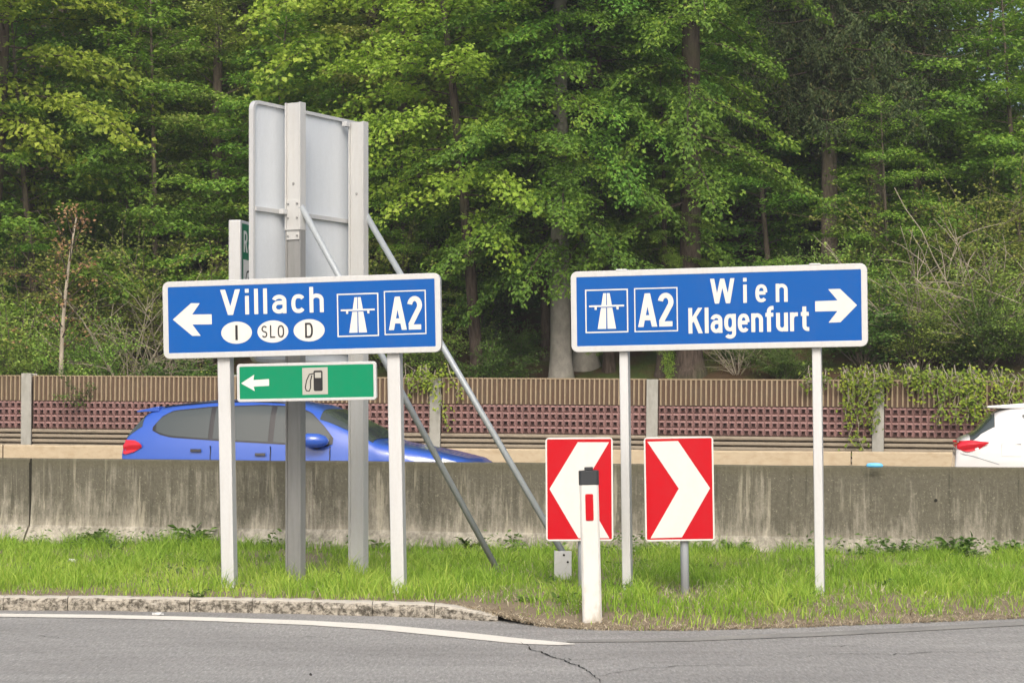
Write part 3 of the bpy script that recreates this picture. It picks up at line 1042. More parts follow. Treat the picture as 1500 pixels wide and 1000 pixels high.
# ---- tall white sign seen from behind
rz = math.atan2(.863, .505)
rt = empty('tall_sign', (-2.02, 15.8, 0), (0, 0, rz))
tag(rt, 'tall pale sign seen from its back on two heavy steel beams with slanted struts', 'sign')
rt.location.x += .02
W_, Z0, Z1 = 1.56, 1.8, 3.815
MB().poly(rounded(0, W_, Z0, Z1, .07), .012, .028).build('panel', M['panelback'], rt)
o_, i_ = rounded(-.004, W_ + .004, Z0 - .004, Z1 + .004, .074), rounded(.022, W_ - .022, Z0 + .022, Z1 - .022, .05)
n = len(o_)
vs = [(x, y, z_) for y, ring in ((-.008, o_), (-.008, i_), (.0119, i_), (.034, o_)) for x, z_ in ring]
fs = []
for i in range(n):
    j = (i + 1) % n
    for r_ in range(3): fs.append((r_ * n + i, r_ * n + j, (r_ + 1) * n + j, (r_ + 1) * n + i))
    fs.append((3 * n + i, 3 * n + j, j, i))
MB().add(vs, fs).build('rim', M['frame'], rt)
for zz in (2.98,):
    MB().box(.023, W_ - .023, -.015, .0115, zz - .018, zz + .018).build('cross_rail', M['frame'], rt, .003)
MB().box(.023, W_ - .023, -.015, .0115, Z0 + .1, Z0 + .14).build('cross_rail', M['frame'], rt, .003)


def ibeam(x, z0, z1, mat, name='beam', dp=.15, fw=.076, y0=-.185):
    mb = MB()
    mb.box(x - fw / 2, x + fw / 2, y0, y0 + .012, z0, z1)
    mb.box(x - fw / 2, x + fw / 2, y0 + dp - .012, y0 + dp, z0, z1)
    mb.box(x - .022, x + .022, y0 + .012, y0 + dp - .012, z0, z1 - .001)
    return mb.build(name, M[mat], rt, .002)


ibeam(.40, 2.84, 3.835, 'ibeam'); ob = ibeam(.40, -.2, 2.84, 'ibeam_old', dp=.145, fw=.072); tag(ob, 'dull stained lower length of the beam')
MB().box(.40 - .047, .40 + .047, -.187, -.04, 2.836, 2.842).build('beam_cover', M['ibeam'], rt)
ibeam(1.27, -.2, 3.79, 'ibeam')
sp = MB().box(.40 - .034, .40 - .0225, -.172, -.05, 2.76, 3.07).build('splice_plate', M['ibeam'], rt, .002)
for zz in (2.79, 2.93, 3.04):
    for yy in (-.155, -.067):
        MB().tube([(.40 - .045, yy, zz), (.40 - .03, yy, zz)], .008, 6).build('bolt', M['ibeam_old'], sp)
for bx in (.40, 1.27):
    MB().tube([(bx - .03, -.11, 3.2), (bx - .018, -.11, 3.2)], .01, 8).build('bolt', M['ibeam_old'], rt)
for bx, zz in ((.34, 2.98), (1.2, 3.77)):
    MB().box(bx - .03, bx + .03, -.06, -.016, zz - .02, zz + .02).build('clamp', M['frame'], rt, .004)
inv = (Matrix.Translation(rt.location) @ rt.rotation_euler.to_matrix().to_4x4()).inverted()
for a_, b_ in ((P(441, 302, 16.04), P(733, 842, 16.55)), (P(535, 313, 16.85), P(828, 815, 16.02))):
    MB().tube([inv @ a_, inv @ b_], .0255, 16).build('strut', M['zinc'], rt)
fb = MB()
b0 = P(826, 845, 16.0)
c_ = inv @ b0
Mx = Matrix.Translation(c_) @ Matrix.Rotation(-rz, 4, 'Z')
fb.box(-.075, .06, -.01, .0, -.3, .205, Mx); fb.box(-.075, -.065, .0, .12, -.3, .205, Mx)
ft = fb.build('foot_bracket', M['post'], rt, .002)
MB().tube([Mx @ Vector((.0, -.016, .175)), Mx @ Vector((0, -.009, .175))], .009, 8).build('bolt', M['crack'], ft)
MB().tube([Mx @ Vector((.03, -.016, .12)), Mx @ Vector((.03, -.009, .12))], .009, 8).build('bolt', M['crack'], ft)

# ---- green sign half hidden behind it
rz2 = math.atan2(.975, .22)
rt = empty('service_sign', (-2.385, 18.0, 0), (0, 0, rz2))
tag(rt, 'thick white edged green sign mostly hidden behind the tall pale sign', 'sign')
z0, z1 = 1.93, 3.1
MB().box(0, 1.95, .002, .115, z0, z1).build('box', M['frame'], rt, .012, 3)
fc = flat('face', [(.035, z0 + .03), (1.915, z0 + .03), (1.915, z1 - .03), (.035, z1 - .03)], -.001, M['dkgreen'], rt)
word('Rast', .07, .47, 2.82, .19, -.002, 'lettering', M['white'], fc, .15, .13)
pp = flat('pictogram_panel', [(.06, 2.36), (.46, 2.36), (.46, 2.755), (.06, 2.755)], -.003, M['white'], fc)
flat('pump_body', rounded(.22, .36, 2.42, 2.7, .02), -.004, M['black'], pp)
flat('pump_screen', [(.245, 2.59), (.335, 2.59), (.335, 2.67), (.245, 2.67)], -.005, M['white'], pp)
mb = MB()
hp = [(.22, 2.66), (.15, 2.65), (.12, 2.58), (.115, 2.47), (.15, 2.43), (.18, 2.47), (.18, 2.58), (.22, 2.62)]
for (a_, b_), (c_, d_) in zip(hp, hp[1:]):
    l_ = math.hypot(c_ - a_, d_ - b_); nx, nz = -(d_ - b_) / l_ * .009, (c_ - a_) / l_ * .009
    mb.add([(a_ + nx, -.004, b_ + nz), (a_ - nx, -.004, b_ - nz), (c_ - nx, -.004, d_ - nz), (c_ + nx, -.004, d_ + nz)], [(0, 1, 2, 3)])
mb.build('pump_hose', M['black'], pp)
MB().box(.04, .12, .116, .196, -.2, 2.45).build('post', M['post'], rt, .006)
MB().box(1.78, 1.86, .116, .196, -.2, z1 - .05).build('post', M['post'], rt, .006)

# ---------------------------------------------------------------- cars
def m_paintcar(name, c, rough=.28):
    t = NT(name)
    return t.set(c, rough, 0.0, .5, coat=.8)


M['carblue'] = m_paintcar('blue_car_paint', (.028, .09, .42))
M['carwhite'] = m_paintcar('white_car_paint', (.60, .60, .60))
t = NT('car_glass'); M['glass'] = t.set((.05, .062, .062), .03, 0, .6)
t = NT('tail_lamp_red'); M['tail'] = t.set((.5, .01, .02), .15, 0, .6, coat=.6)
t = NT('black_trim'); M['trim'] = t.set((.015, .015, .017), .35)
t = NT('rubber'); M['rubber'] = t.set((.02, .02, .02), .85)
t = NT('alloy'); M['alloy'] = t.set((.45, .46, .47), .3, .8)
t = NT('lamp_glass'); M['lamp'] = t.set((.6, .62, .65), .1, .2, .6)


class Car:
    def __init__(s, prof, belt, L, Wd=.9, tumble=.34):
        s.prof, s.belt, s.L, s.Wd, s.tb = prof, belt, L, Wd, tumble

    def interp(s, pts, x):
        xs_, zs_ = zip(*pts)
        return float(np.interp(x, xs_, zs_))

    def top(s, x): return s.interp(s.prof, x)

    def W(s, x):
        u = abs(x - s.L * .48) / (s.L * .52)
        return s.Wd * (1 - .22 * u ** 5)

    def hw(s, x, z):
        zb = s.interp(s.belt, x)
        if z < zb:
            q = (zb - z) / max(.01, zb)
            return s.W(x) * (1 - .09 * q ** 2.2) - .02 * math.exp(-((z - zb + .075) / .028) ** 2)
        return s.W(x) - .02 - (z - zb) * s.tb

    def y(s, x, z):
        t_ = s.top(x); zb = min(s.interp(s.belt, x), t_ - .16)
        f = min(1, max(0, (z - zb) / (t_ - zb)))
        return s.hw(x, z) * (1 - f ** 7) ** (1 / 7)

    def pt(s, x, phi):
        t_ = s.top(x); zb = min(s.interp(s.belt, x), t_ - .16)
        f = math.sin(phi) ** (2 / 5.5); z = zb + (t_ - zb) * f
        return Vector((x, s.hw(x, z) * max(0, math.cos(phi)) ** (2 / 5.5), z))

    def body(s, mat, parent, zlow=.2):
        xs_ = sorted(set([round(v, 4) for v in np.concatenate([np.linspace(0, .3, 14), np.linspace(.3, s.L - .3, 60), np.linspace(s.L - .3, s.L, 14)])]))
        low = [zlow + .05 * k for k in range(3)]
        rows = []
        for x in xs_:
            t_ = s.top(x); zb = min(s.interp(s.belt, x), t_ - .16)
            r_ = []
            for k in range(9):
                z_ = zlow + (zb - zlow) * k / 9
                r_.append(Vector((x, s.hw(x, z_), z_)))
            for k in range(15):
                r_.append(s.pt(x, math.pi / 2 * k / 14))
            rows.append(r_ + [Vector((p.x, -p.y, p.z)) for p in r_[::-1][1:]])
        n = len(rows[0])
        vs = [p for r_ in rows for p in r_]
        fs = [(i * n + k, (i + 1) * n + k, (i + 1) * n + k + 1, i * n + k + 1) for i in range(len(rows) - 1) for k in range(n - 1)]
        fs += [(i * n, i * n + n - 1, (i + 1) * n + n - 1, (i + 1) * n) for i in range(len(rows) - 1)]
        mb = MB().add(vs, fs, True)
        mb.add(rows[0], [tuple(range(n))]); mb.add(rows[-1], [tuple(range(n))[::-1]])
        o = mb.build('body', mat, parent)
        bm = bmesh.new(); bm.from_mesh(o.data); bmesh.ops.remove_doubles(bm, verts=bm.verts, dist=.0005); bmesh.ops.recalc_face_normals(bm, faces=bm.faces)
        for f in bm.faces: f.smooth = True
        bm.to_mesh(o.data); bm.free()
        return o

    def side_patch(s, name, topl, botl, mat, parent, off=.006, n=26, m=7, side=-1):
        """patch on the flank between two (x,z) polylines"""
        x0, x1 = topl[0][0], topl[-1][0]
        vs = []
        for i in range(n + 1):
            x = x0 + (x1 - x0) * i / n
            a_, b_ = s.interp(botl, x), s.interp(topl, x)
            for j in range(m + 1):
                z_ = a_ + (b_ - a_) * j / m
                vs.append((x, side * (s.y(x, z_) + off), z_))
        fs = [(i * (m + 1) + j, (i + 1) * (m + 1) + j, (i + 1) * (m + 1) + j + 1, i * (m + 1) + j + 1) for i in range(n) for j in range(m)]
        if side > 0: fs = [f[::-1] for f in fs]
        return MB().add(vs, fs, True).build(name, mat, parent)

    def top_patch(s, name, x0, x1, p0, mat, parent, off=.006, n=14):
        vs = []; m = 16
        for i in range(n + 1):
            x = x0 + (x1 - x0) * i / n
            for j in range(m + 1):
                u = j / m * 2 - 1
                ph = math.pi / 2 - abs(u) * (math.pi / 2 - p0)
                p = s.pt(x, ph)
                vs.append((p.x, p.y * (1 if u > 0 else -1), p.z + off))
        fs = [(i * (m + 1) + j, (i + 1) * (m + 1) + j, (i + 1) * (m + 1) + j + 1, i * (m + 1) + j + 1) for i in range(n) for j in range(m)]
        return MB().add(vs, fs, True).build(name, mat, parent)


def wheels(car, parent, x1, x2, r=.32):
    for x in (x1, x2):
        for sd in (-1, 1):
            yy = sd * (car.hw(x, .35) + .004)
            MB().tube([(x, sd * .6, r), (x, yy, r)], r + .06, 28).build('wheel_arch', M['trim'], parent)
            e = empty('wheel', (x, yy, r)); e.parent = parent
            MB().tube([(0, -sd * .2, 0), (0, sd * .012, 0)], r, 28).build('tyre', M['rubber'], e)
            mb = MB().tube([(0, sd * .013, 0), (0, sd * .02, 0)], r * .3, 14)
            for k in range(5):
                a_ = 2 * math.pi * k / 5
                mb.tube([(0, sd * .018, 0), (math.cos(a_) * r * .68, sd * .018, math.sin(a_) * r * .68)], .03, 6)
            mb.tube([(math.cos(q) * r * .7, sd * .014, math.sin(q) * r * .7) for q in np.linspace(0, 2 * math.pi, 25)], .018, 6, cap=False)
            mb.build('rim', M['alloy'], e)


# blue hatchback
bl = Vector((-4.61, 25.59, .095))
ce = empty('blue_car', bl, (0, R(.3), WA))
tag(ce, 'blue hatchback car driving right behind the grey concrete barrier', 'car')
X = lambda px: (px - 181) / 123.0
Zc = lambda py: (605 - py) / 123.0 + 1.305
prof = [(0, .42), (.01, .70), (.025, .93), (.06, 1.05), (.14, 1.17), (.24, 1.295), (.34, 1.375), (.6, 1.425), (1.1, 1.475), (1.6, 1.49), (2.0, 1.475), (2.35, 1.42), (2.6, 1.33), (2.95, 1.15), (3.22, .985), (3.4, .955), (3.9, .87), (4.25, .79), (4.40, .70), (4.47, .58), (4.5, .42)]
belt = [(0, .93), (.5, .96), (1.5, .95), (2.7, .90), (3.3, .84), (4.5, .55)]
car = Car(prof, belt, 4.5)
car.body(M['carblue'], ce)
T_ = [(X(232), Zc(627)), (X(245), Zc(611)), (X(262), Zc(602)), (X(320), Zc(596)), (X(400), Zc(593)), (X(450), Zc(595)), (X(475), Zc(604)), (X(497), Zc(624)), (X(512), Zc(641))]
B_ = [(X(232), Zc(629)), (X(245), Zc(635)), (X(262), Zc(639)), (X(330), Zc(643)), (X(503), Zc(651)), (X(512), Zc(647))]
for sd_ in (-1, 1):
    car.side_patch('window_surround', [(p[0], p[1] + .014) for p in T_], [(p[0], p[1] - .01) for p in B_], M['trim'], ce, .004, 40, side=sd_)
    for a_, b_ in ((238, 322), (329, 414), (422, 507)):
        sel = [a_] + [x for x in range(a_ + 6, b_, 7)] + [b_]
        tl = [(X(x), car.interp(T_, X(x))) for x in sel]; bt = [(X(x), car.interp(B_, X(x)) + .008) for x in sel]
        tl = [(x, max(z_, car.interp(B_, x) + .012)) for x, z_ in tl]
        car.side_patch('side_window', tl, bt, M['glass'], ce, .009, 22, side=sd_)
    car.side_patch('tail_lamp', [(.02, Zc(644)), (X(205), Zc(645)), (X(216), Zc(650)), (X(218), Zc(653))], [(.02, Zc(664)), (X(190), Zc(666)), (X(205), Zc(662)), (X(218), Zc(655))], M['tail'], ce, .012, 14, side=sd_)
    car.side_patch('door_handle', [(X(296), Zc(657)), (X(313), Zc(657))], [(X(296), Zc(661)), (X(313), Zc(661))], M['trim'], ce, .022, 4, side=sd_)
    car.side_patch('door_handle', [(X(396), Zc(662)), (X(412), Zc(662))], [(X(396), Zc(666)), (X(412), Zc(666))], M['trim'], ce, .022, 4, side=sd_)
    for px_ in (326, 418, 508):
        car.side_patch('door_seam', [(X(px_), Zc(652)), (X(px_) + .012, Zc(652))], [(X(px_) - .02, .25), (X(px_) - .008, .25)], M['trim'], ce, .0035, 1, 12, side=sd_)
    # door mirror
    yy = sd_ * (car.hw(2.45, 1.0) + .0)
    mb = MB().tube([(2.36, yy + sd_ * .17, 1.0), (2.42, yy + sd_ * .16, 1.0), (2.55, yy + sd_ * .13, .995), (2.62, yy + sd_ * .10, .99), (2.66, yy + sd_ * .09, .98)], [.05, .085, .085, .06, .02], 14)
    mir = mb.build('door_mirror', M['carblue'], ce)
    MB().tube([(2.5, yy - sd_ * .03, .91), (2.5, yy + sd_ * .12, .94)], .035, 10).build('mirror_foot', M['trim'], mir)
    car.side_patch('headlamp', [(4.0, .80), (4.3, .72), (4.42, .66)], [(4.0, .76), (4.3, .62), (4.42, .58)], M['lamp'], ce, .008, 10, side=sd_)
    MB().tube([car.pt(x, .95) * 1.0 + Vector((0, 0, .012)) if sd_ > 0 else Vector((x, -car.pt(x, .95).y, car.pt(x, .95).z + .012)) for x in (.5, .9, 1.4, 1.9, 2.2)], .012, 6).build('roof_rail', M['trim'], ce)
car.top_patch('windscreen', 2.5, 3.17, .42, M['glass'], ce)
car.top_patch('rear_window', .05, .27, .16, M['glass'], ce)
sp = MB()
sp.add([(.15, y, z_) for y in (-.62, .62) for z_ in (1.318, 1.335)] + [(.45, y, z_) for y in (-.66, .66) for z_ in (1.33, 1.392)], [(0, 2, 3, 1), (4, 5, 7, 6), (0, 1, 5, 4), (2, 6, 7, 3), (1, 3, 7, 5), (0, 4, 6, 2)])
sp.build('spoiler', M['carblue'], ce, .008)
wheels(car, ce, .83, 3.55)

# white car at the right edge
wl = Vector((5.12, 23.81, .085))
ce = empty('white_car', wl, (0, R(.3), WA))
tag(ce, 'white hatchback car leaving the photograph at the right edge', 'car')
k_ = 131.0
X = lambda px: (px - 1396) / k_
Zc = lambda py: (605 - py) / k_ + 1.315
prof = [(0, .40), (.0, .72), (.012, .93), (.03, 1.0), (.10, 1.05), (.2, 1.085), (.26, 1.13), (.33, 1.21), (.42, 1.315), (.5, 1.36), (.62, 1.40), (.9, 1.44), (1.4, 1.47), (1.9, 1.46), (2.3, 1.40), (2.8, 1.15), (3.1, .98), (3.4, .94), (3.9, .84), (4.2, .72), (4.3, .40)]
belt = [(0, .96), (.3, 1.0), (1.5, .96), (2.7, .92), (3.3, .86), (4.3, .55)]
car = Car(prof, belt, 4.3)
car.body(M['carwhite'], ce)
T_ = [(X(1493), Zc(607)), (X(1520), Zc(601)), (X(1600), Zc(597)), (X(1690), Zc(603)), (X(1760), Zc(634))]
B_ = [(X(1493), Zc(609)), (X(1506), Zc(624)), (X(1540), Zc(634)), (X(1600), Zc(638)), (X(1760), Zc(645))]
for sd_ in (-1, 1):
    car.side_patch('side_window', T_, B_, M['glass'], ce, .007, 40, side=sd_)
    car.side_patch('tail_lamp', [(.0, Zc(646)), (X(1420), Zc(644.5)), (X(1445), Zc(647))], [(.0, Zc(654)), (X(1403), Zc(659)), (X(1415), Zc(662)), (X(1430), Zc(658.5)), (X(1445), Zc(648))], M['tail'], ce, .012, 14, side=sd_)
    car.side_patch('door_handle', [(X(1570), Zc(652)), (X(1590), Zc(652))], [(X(1570), Zc(656)), (X(1590), Zc(656))], M['trim'], ce, .02, 4, side=sd_)
    for q0, q1, w0, w1 in ((1463, 1491, 648, 648.5), (1463, 1491, 667, 667.5), (1463, 1463.6, 649, 667), (1490.4, 1491, 649, 667)):
        car.side_patch('filler_flap_seam', [(X(q0), Zc(w0)), (X(q1), Zc(w0))], [(X(q0), Zc(w1)), (X(q1), Zc(w1))], M['frame'], ce, .003, 3, 2, side=sd_)
    car.side_patch('bumper_seam', [(X(1400), Zc(662)), (X(1425), Zc(668)), (X(1460), Zc(679))], [(X(1400), Zc(663)), (X(1425), Zc(669.2)), (X(1460), Zc(680.3))], M['zinc'], ce, .003, 8, 2, side=sd_)
    yy = sd_ * (car.hw(2.45, 1.0))
    MB().tube([(2.36, yy + sd_ * .17, 1.0), (2.42, yy + sd_ * .16, 1.0), (2.55, yy + sd_ * .13, .995), (2.66, yy + sd_ * .09, .98)], [.05, .085, .085, .02], 14).build('door_mirror', M['carwhite'], ce)
car.top_patch('windscreen', 2.35, 3.05, .42, M['glass'], ce)
car.top_patch('rear_window', .17, .44, .14, M['glass'], ce)
sp = MB()
sp.add([(.36, y, z_) for y in (-.60, .60) for z_ in (1.375, 1.40)] + [(.8, y, z_) for y in (-.66, .66) for z_ in (1.37, 1.435)], [(0, 2, 3, 1), (4, 5, 7, 6), (0, 1, 5, 4), (2, 6, 7, 3), (1, 3, 7, 5), (0, 4, 6, 2)])
sp.build('spoiler', M['carwhite'], ce, .01)
wheels(car, ce, .8, 3.45)

# ---------------------------------------------------------------- litter and small things
t = NT('pale_blue_plastic'); M['pblue'] = t.set((.12, .45, .78), .4)
b = bar
p = P(1284.5, 681.5, 19.1)
o = MB().tube([(-.075, 0, 0), (-.06, 0, .006), (0, .004, .008), (.06, 0, .006), (.08, 0, 0)], [.008, .02, .024, .02, .008], 10).build('plastic_wrapper', M['pblue'])
o.location = (p.x, p.y + .13, 0.905); o.rotation_euler = (0, 0, WA); tag(o, 'pale blue plastic wrapper lying on top of the concrete barrier', 'litter')


def crumple(name, loc, s, seed, label):
    bm = bmesh.new(); bmesh.ops.create_icosphere(bm, subdivisions=2, radius=1)
    for v in bm.verts:
        f = 1 + .5 * mnoise.noise(v.co * 1.8 + Vector((seed, 0, 0)))
        v.co = Vector((v.co.x * f * s[0], v.co.y * f * s[1], max(-.5, v.co.z) * f * s[2]))
    me = bpy.data.meshes.new(name); bm.to_mesh(me); bm.free(); me.materials.append(M['white'])
    o = bpy.data.objects.new(name, me); col.objects.link(o); o.location = loc; tag(o, label, 'litter')


crumple('crumpled_tissue', GP(230, 898.5, .012), (.045, .03, .012), 3, 'crumpled white tissue lying at the foot of the kerb')
crumple('paper_scrap', P(105, 821, 17.8), (.035, .02, .02), 5, 'small white paper scrap caught in the grass near the barrier')
g = GP(455, 987, .006)
bm = bmesh.new(); bmesh.ops.create_icosphere(bm, subdivisions=2, radius=.008)
for v in bm.verts: v.co *= 1 + .3 * mnoise.noise(v.co * 120)
me = bpy.data.meshes.new('pebble'); bm.to_mesh(me); bm.free(); me.materials.append(M['rubber'])
o = bpy.data.objects.new('pebble', me); col.objects.link(o); o.location = g; tag(o, 'small dark pebble lying on the grey road', 'pebble')

# ---------------------------------------------------------------- grass
rng = np.random.default_rng(11)


def blades(n, xr, ymin, ymax, hf, wid, lean, seed):
    """returns verts, faces, tint for n bent blades; ymin/ymax functions of x"""
    r_ = np.random.default_rng(seed)
    x = r_.uniform(*xr, n)
    y0 = np.array([ymin(v) for v in x]); y1 = np.array([ymax(v) for v in x])
    y = y0 + (y1 - y0) * r_.random(n) ** 1.15
    return x, y, r_


def vnoise(x, y, s, seed):
    """cheap smooth value noise, numpy"""
    r_ = np.random.default_rng(seed); T = r_.random((64, 64))
    u, v = x * s + 100, y * s + 100
    i, j = np.floor(u).astype(int), np.floor(v).astype(int); fu, fv = u - i, v - j
    fu = fu * fu * (3 - 2 * fu); fv = fv * fv * (3 - 2 * fv)
    g_ = lambda a_, b_: T[a_ % 64, b_ % 64]
    return (g_(i, j) * (1 - fu) + g_(i + 1, j) * fu) * (1 - fv) + (g_(i, j + 1) * (1 - fu) + g_(i + 1, j + 1) * fu) * fv


ex = np.array([p.x for p in EDGE]); ey = np.array([p.y for p in EDGE])
def eyv(x): return np.interp(x, ex, ey)


def make_blades(name, x, y, h, wd, mat, r_, tint, lean=.35):
    n = len(x)
    d_ = y - eyv(x)
    f = np.clip((x - KX1 + .25) / .6, 0, 1)
    z = .075 * (1 - f) + f * np.minimum(.08, .004 + np.maximum(0, d_) * .09) - .012
    az = r_.uniform(0, 2 * np.pi, n)
    dx, dy = np.cos(az), np.sin(az)
    ln = h * lean * r_.uniform(.2, 1.6, n)
    wa = r_.uniform(0, 2 * np.pi, n); wx, wy = np.cos(wa) * wd / 2, np.sin(wa) * wd / 2
    V = np.zeros((n, 5, 3))
    V[:, 0] = np.stack([x - wx, y - wy, z], 1); V[:, 1] = np.stack([x + wx, y + wy, z], 1)
    mx, my = x + dx * ln * .3, y + dy * ln * .3
    V[:, 2] = np.stack([mx - wx * .8, my - wy * .8, z + h * .55], 1); V[:, 3] = np.stack([mx + wx * .8, my + wy * .8, z + h * .55], 1)
    V[:, 4] = np.stack([x + dx * ln, y + dy * ln, z + h * (1 - .15 * lean)], 1)
    b_ = np.arange(n)[:, None] * 5
    F = np.concatenate([b_ + [0, 1, 3], b_ + [0, 3, 2], b_ + [2, 3, 4]], 0)
    T = np.concatenate([tint, tint, tint])
    o = np_mesh(name, V.reshape(-1, 3), F, mat, tint=T)
    return o


n = 200000
r_ = np.random.default_rng(5)
x = r_.uniform(-8.5, 8.5, n)
y0 = eyv(x) + .2 - .24 * np.clip((x - KX1) / .5, 0, 1); y1 = 19.85 - WS * x
y = y0 + (y1 - y0) * r_.random(n)
dd = y - y0
cl = vnoise(x, y, 1.6, 1); c2 = vnoise(x, y, 5.5, 2); c3 = vnoise(x, y, .6, 3)
right = np.clip((x - KX1) / .5, 0, 1)
keep = (r_.random(n) < np.clip(.28 + dd * 1.3 - .12 * right * (dd < .35), .03, 1) * np.clip(1.7 * c2 + .6 * cl - .35, .12, 1))
h = (.028 + .085 * cl ** 1.3 + .14 * c2 ** 2.2 + .03 * c3) * np.clip(.4 + dd * 1.1, .4, 1.0) * r_.uniform(.35, 1.35, n)
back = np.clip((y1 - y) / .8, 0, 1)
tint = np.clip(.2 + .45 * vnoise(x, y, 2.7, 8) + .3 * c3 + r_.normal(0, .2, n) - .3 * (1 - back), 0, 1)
k = keep
bare = vnoise(x, y, 1.1, 17) * .6 + vnoise(x, y, 4.1, 18) * .4
k = keep & (r_.random(n) > np.clip((bare - .50) * 3.5, 0, .75))
o = make_blades('grass', x[k], y[k], h[k], r_.uniform(.004, .009, n)[k], M['grass'], r_, tint[k], .65)
tag(o, 'bright green uncut grass on the verge between road and barrier', 'grass', kind='stuff')

# broad leaved ground cover, mostly along the foot of the barrier
# dry straw at the road edge and litter of dead blades among the grass
n = 45000
r_ = np.random.default_rng(6)
x = r_.uniform(-8.5, 8.5, n)
right = np.clip((x - KX1 + .3) / .4, 0, 1)
off = np.abs(r_.normal(0, 1, n)) * (.07 + .08 * right)
keep = r_.random(n) < (.35 + .65 * right)
y = eyv(x) + .15 * (1 - right) - .03 * right + off * np.where(right > .5, 1, .7)
wide = r_.random(n) < .45
y = np.where(wide, eyv(x) + .2 + r_.random(n) * 4.5, y)
hh = r_.uniform(.008, .05, n)
hh = np.where(wide, r_.uniform(.03, .11, n), hh)
tint = r_.random(n)
k = keep
# lying stalks: strongly leaning
o = make_blades('dry_straw', x[k], y[k], hh[k], r_.uniform(.003, .008, n)[k], M['straw'], r_, tint[k], 2.2)
tag(o, 'dry brown straw and dead grass along the road edge', 'straw', kind='stuff')


# ---------------------------------------------------------------- leaves and trees
class Leaves:
    def __init__(s): s.P = []; s.D = []; s.N = []; s.L = []; s.W = []; s.T = []

    def add(s, P_, D_, N_, L_, W_, T_):
        s.P.append(P_); s.D.append(D_); s.N.append(N_); s.L.append(L_); s.W.append(W_); s.T.append(T_)

    def data(s):
        P_, D_, N_ = (np.concatenate(a_) for a_ in (s.P, s.D, s.N))
        L_, W_, T_ = (np.concatenate(a_) for a_ in (s.L, s.W, s.T))
        D_ = D_ / (np.linalg.norm(D_, axis=1, keepdims=True) + 1e-9)
        S_ = np.cross(D_, N_); S_ /= (np.linalg.norm(S_, axis=1, keepdims=True) + 1e-9)
        U_ = np.cross(S_, D_)
        n = len(P_); V = np.zeros((n, 4, 3))
        V[:, 0] = P_
        V[:, 1] = P_ + D_ * (L_ * .45)[:, None] + S_ * (W_ * .5)[:, None] + U_ * (W_ * .12)[:, None]
        V[:, 2] = P_ + D_ * L_[:, None] - U_ * (L_ * .12)[:, None]
        V[:, 3] = P_ + D_ * (L_ * .45)[:, None] - S_ * (W_ * .5)[:, None] + U_ * (W_ * .12)[:, None]
        F = np.arange(n * 4).reshape(n, 4)
        return V.reshape(-1, 3), F, T_

    def build(s, name, mat, parent=None):
        V, F, T = s.data()
        return np_mesh(name, V, F, mat, parent, T)


def ground_cover():
    r_ = np.random.default_rng(77); lv = Leaves(); n = 300
    x = r_.uniform(-8, 8, n); back = 19.72 - WS * x
    nearw = r_.random(n) < .6
    y = np.where(nearw, back - np.abs(r_.normal(0, .3, n)), eyv(x) + .4 + r_.random(n) * 4.8)
    ok = vnoise(x, y, 1.7, 23) > .45
    for px_, py_, nw in zip(x[ok], y[ok], nearw[ok]):
        m = int(r_.integers(16, 44)); s_ = r_.uniform(.05, .13) * (1.25 if nw else .7)
        az = r_.uniform(0, 6.28, m); rad = s_ * r_.random(m)
        pos = np.stack([px_ + np.cos(az) * rad, py_ + np.sin(az) * rad, .06 + r_.uniform(.02, 1.0, m) * s_ * (1.4 if nw else 1.0)], 1)
        D_ = np.stack([np.cos(az), np.sin(az), r_.normal(.1, .4, m)], 1)
        lv.add(pos, D_, np.stack([r_.normal(0, .5, m), r_.normal(-.3, .5, m), np.ones(m)], 1), r_.uniform(.03, .07, m), r_.uniform(.015, .035, m), np.clip(r_.normal(.45, .25, m), 0, 1))
    o = lv.build('ground_cover', M['weed']); tag(o, 'small dark leafy weeds among the grass of the verge', 'weeds', kind='stuff')


ground_cover()


def limb_path(base, az, el, L, droop, r_, n=7, wob=.06):
    t_ = np.linspace(0, 1, n)
    dx, dy = math.cos(az), math.sin(az)
    out = L * t_ * math.cos(el)
    up = L * t_ * math.sin(el) - droop * L * t_ ** 2
    p = np.stack([base[0] + dx * out, base[1] + dy * out, base[2] + up], 1)
    p[1:] += np.cumsum(r_.normal(0, wob * L / n, (n - 1, 3)), 0) * [1, 1, .5]
    return p


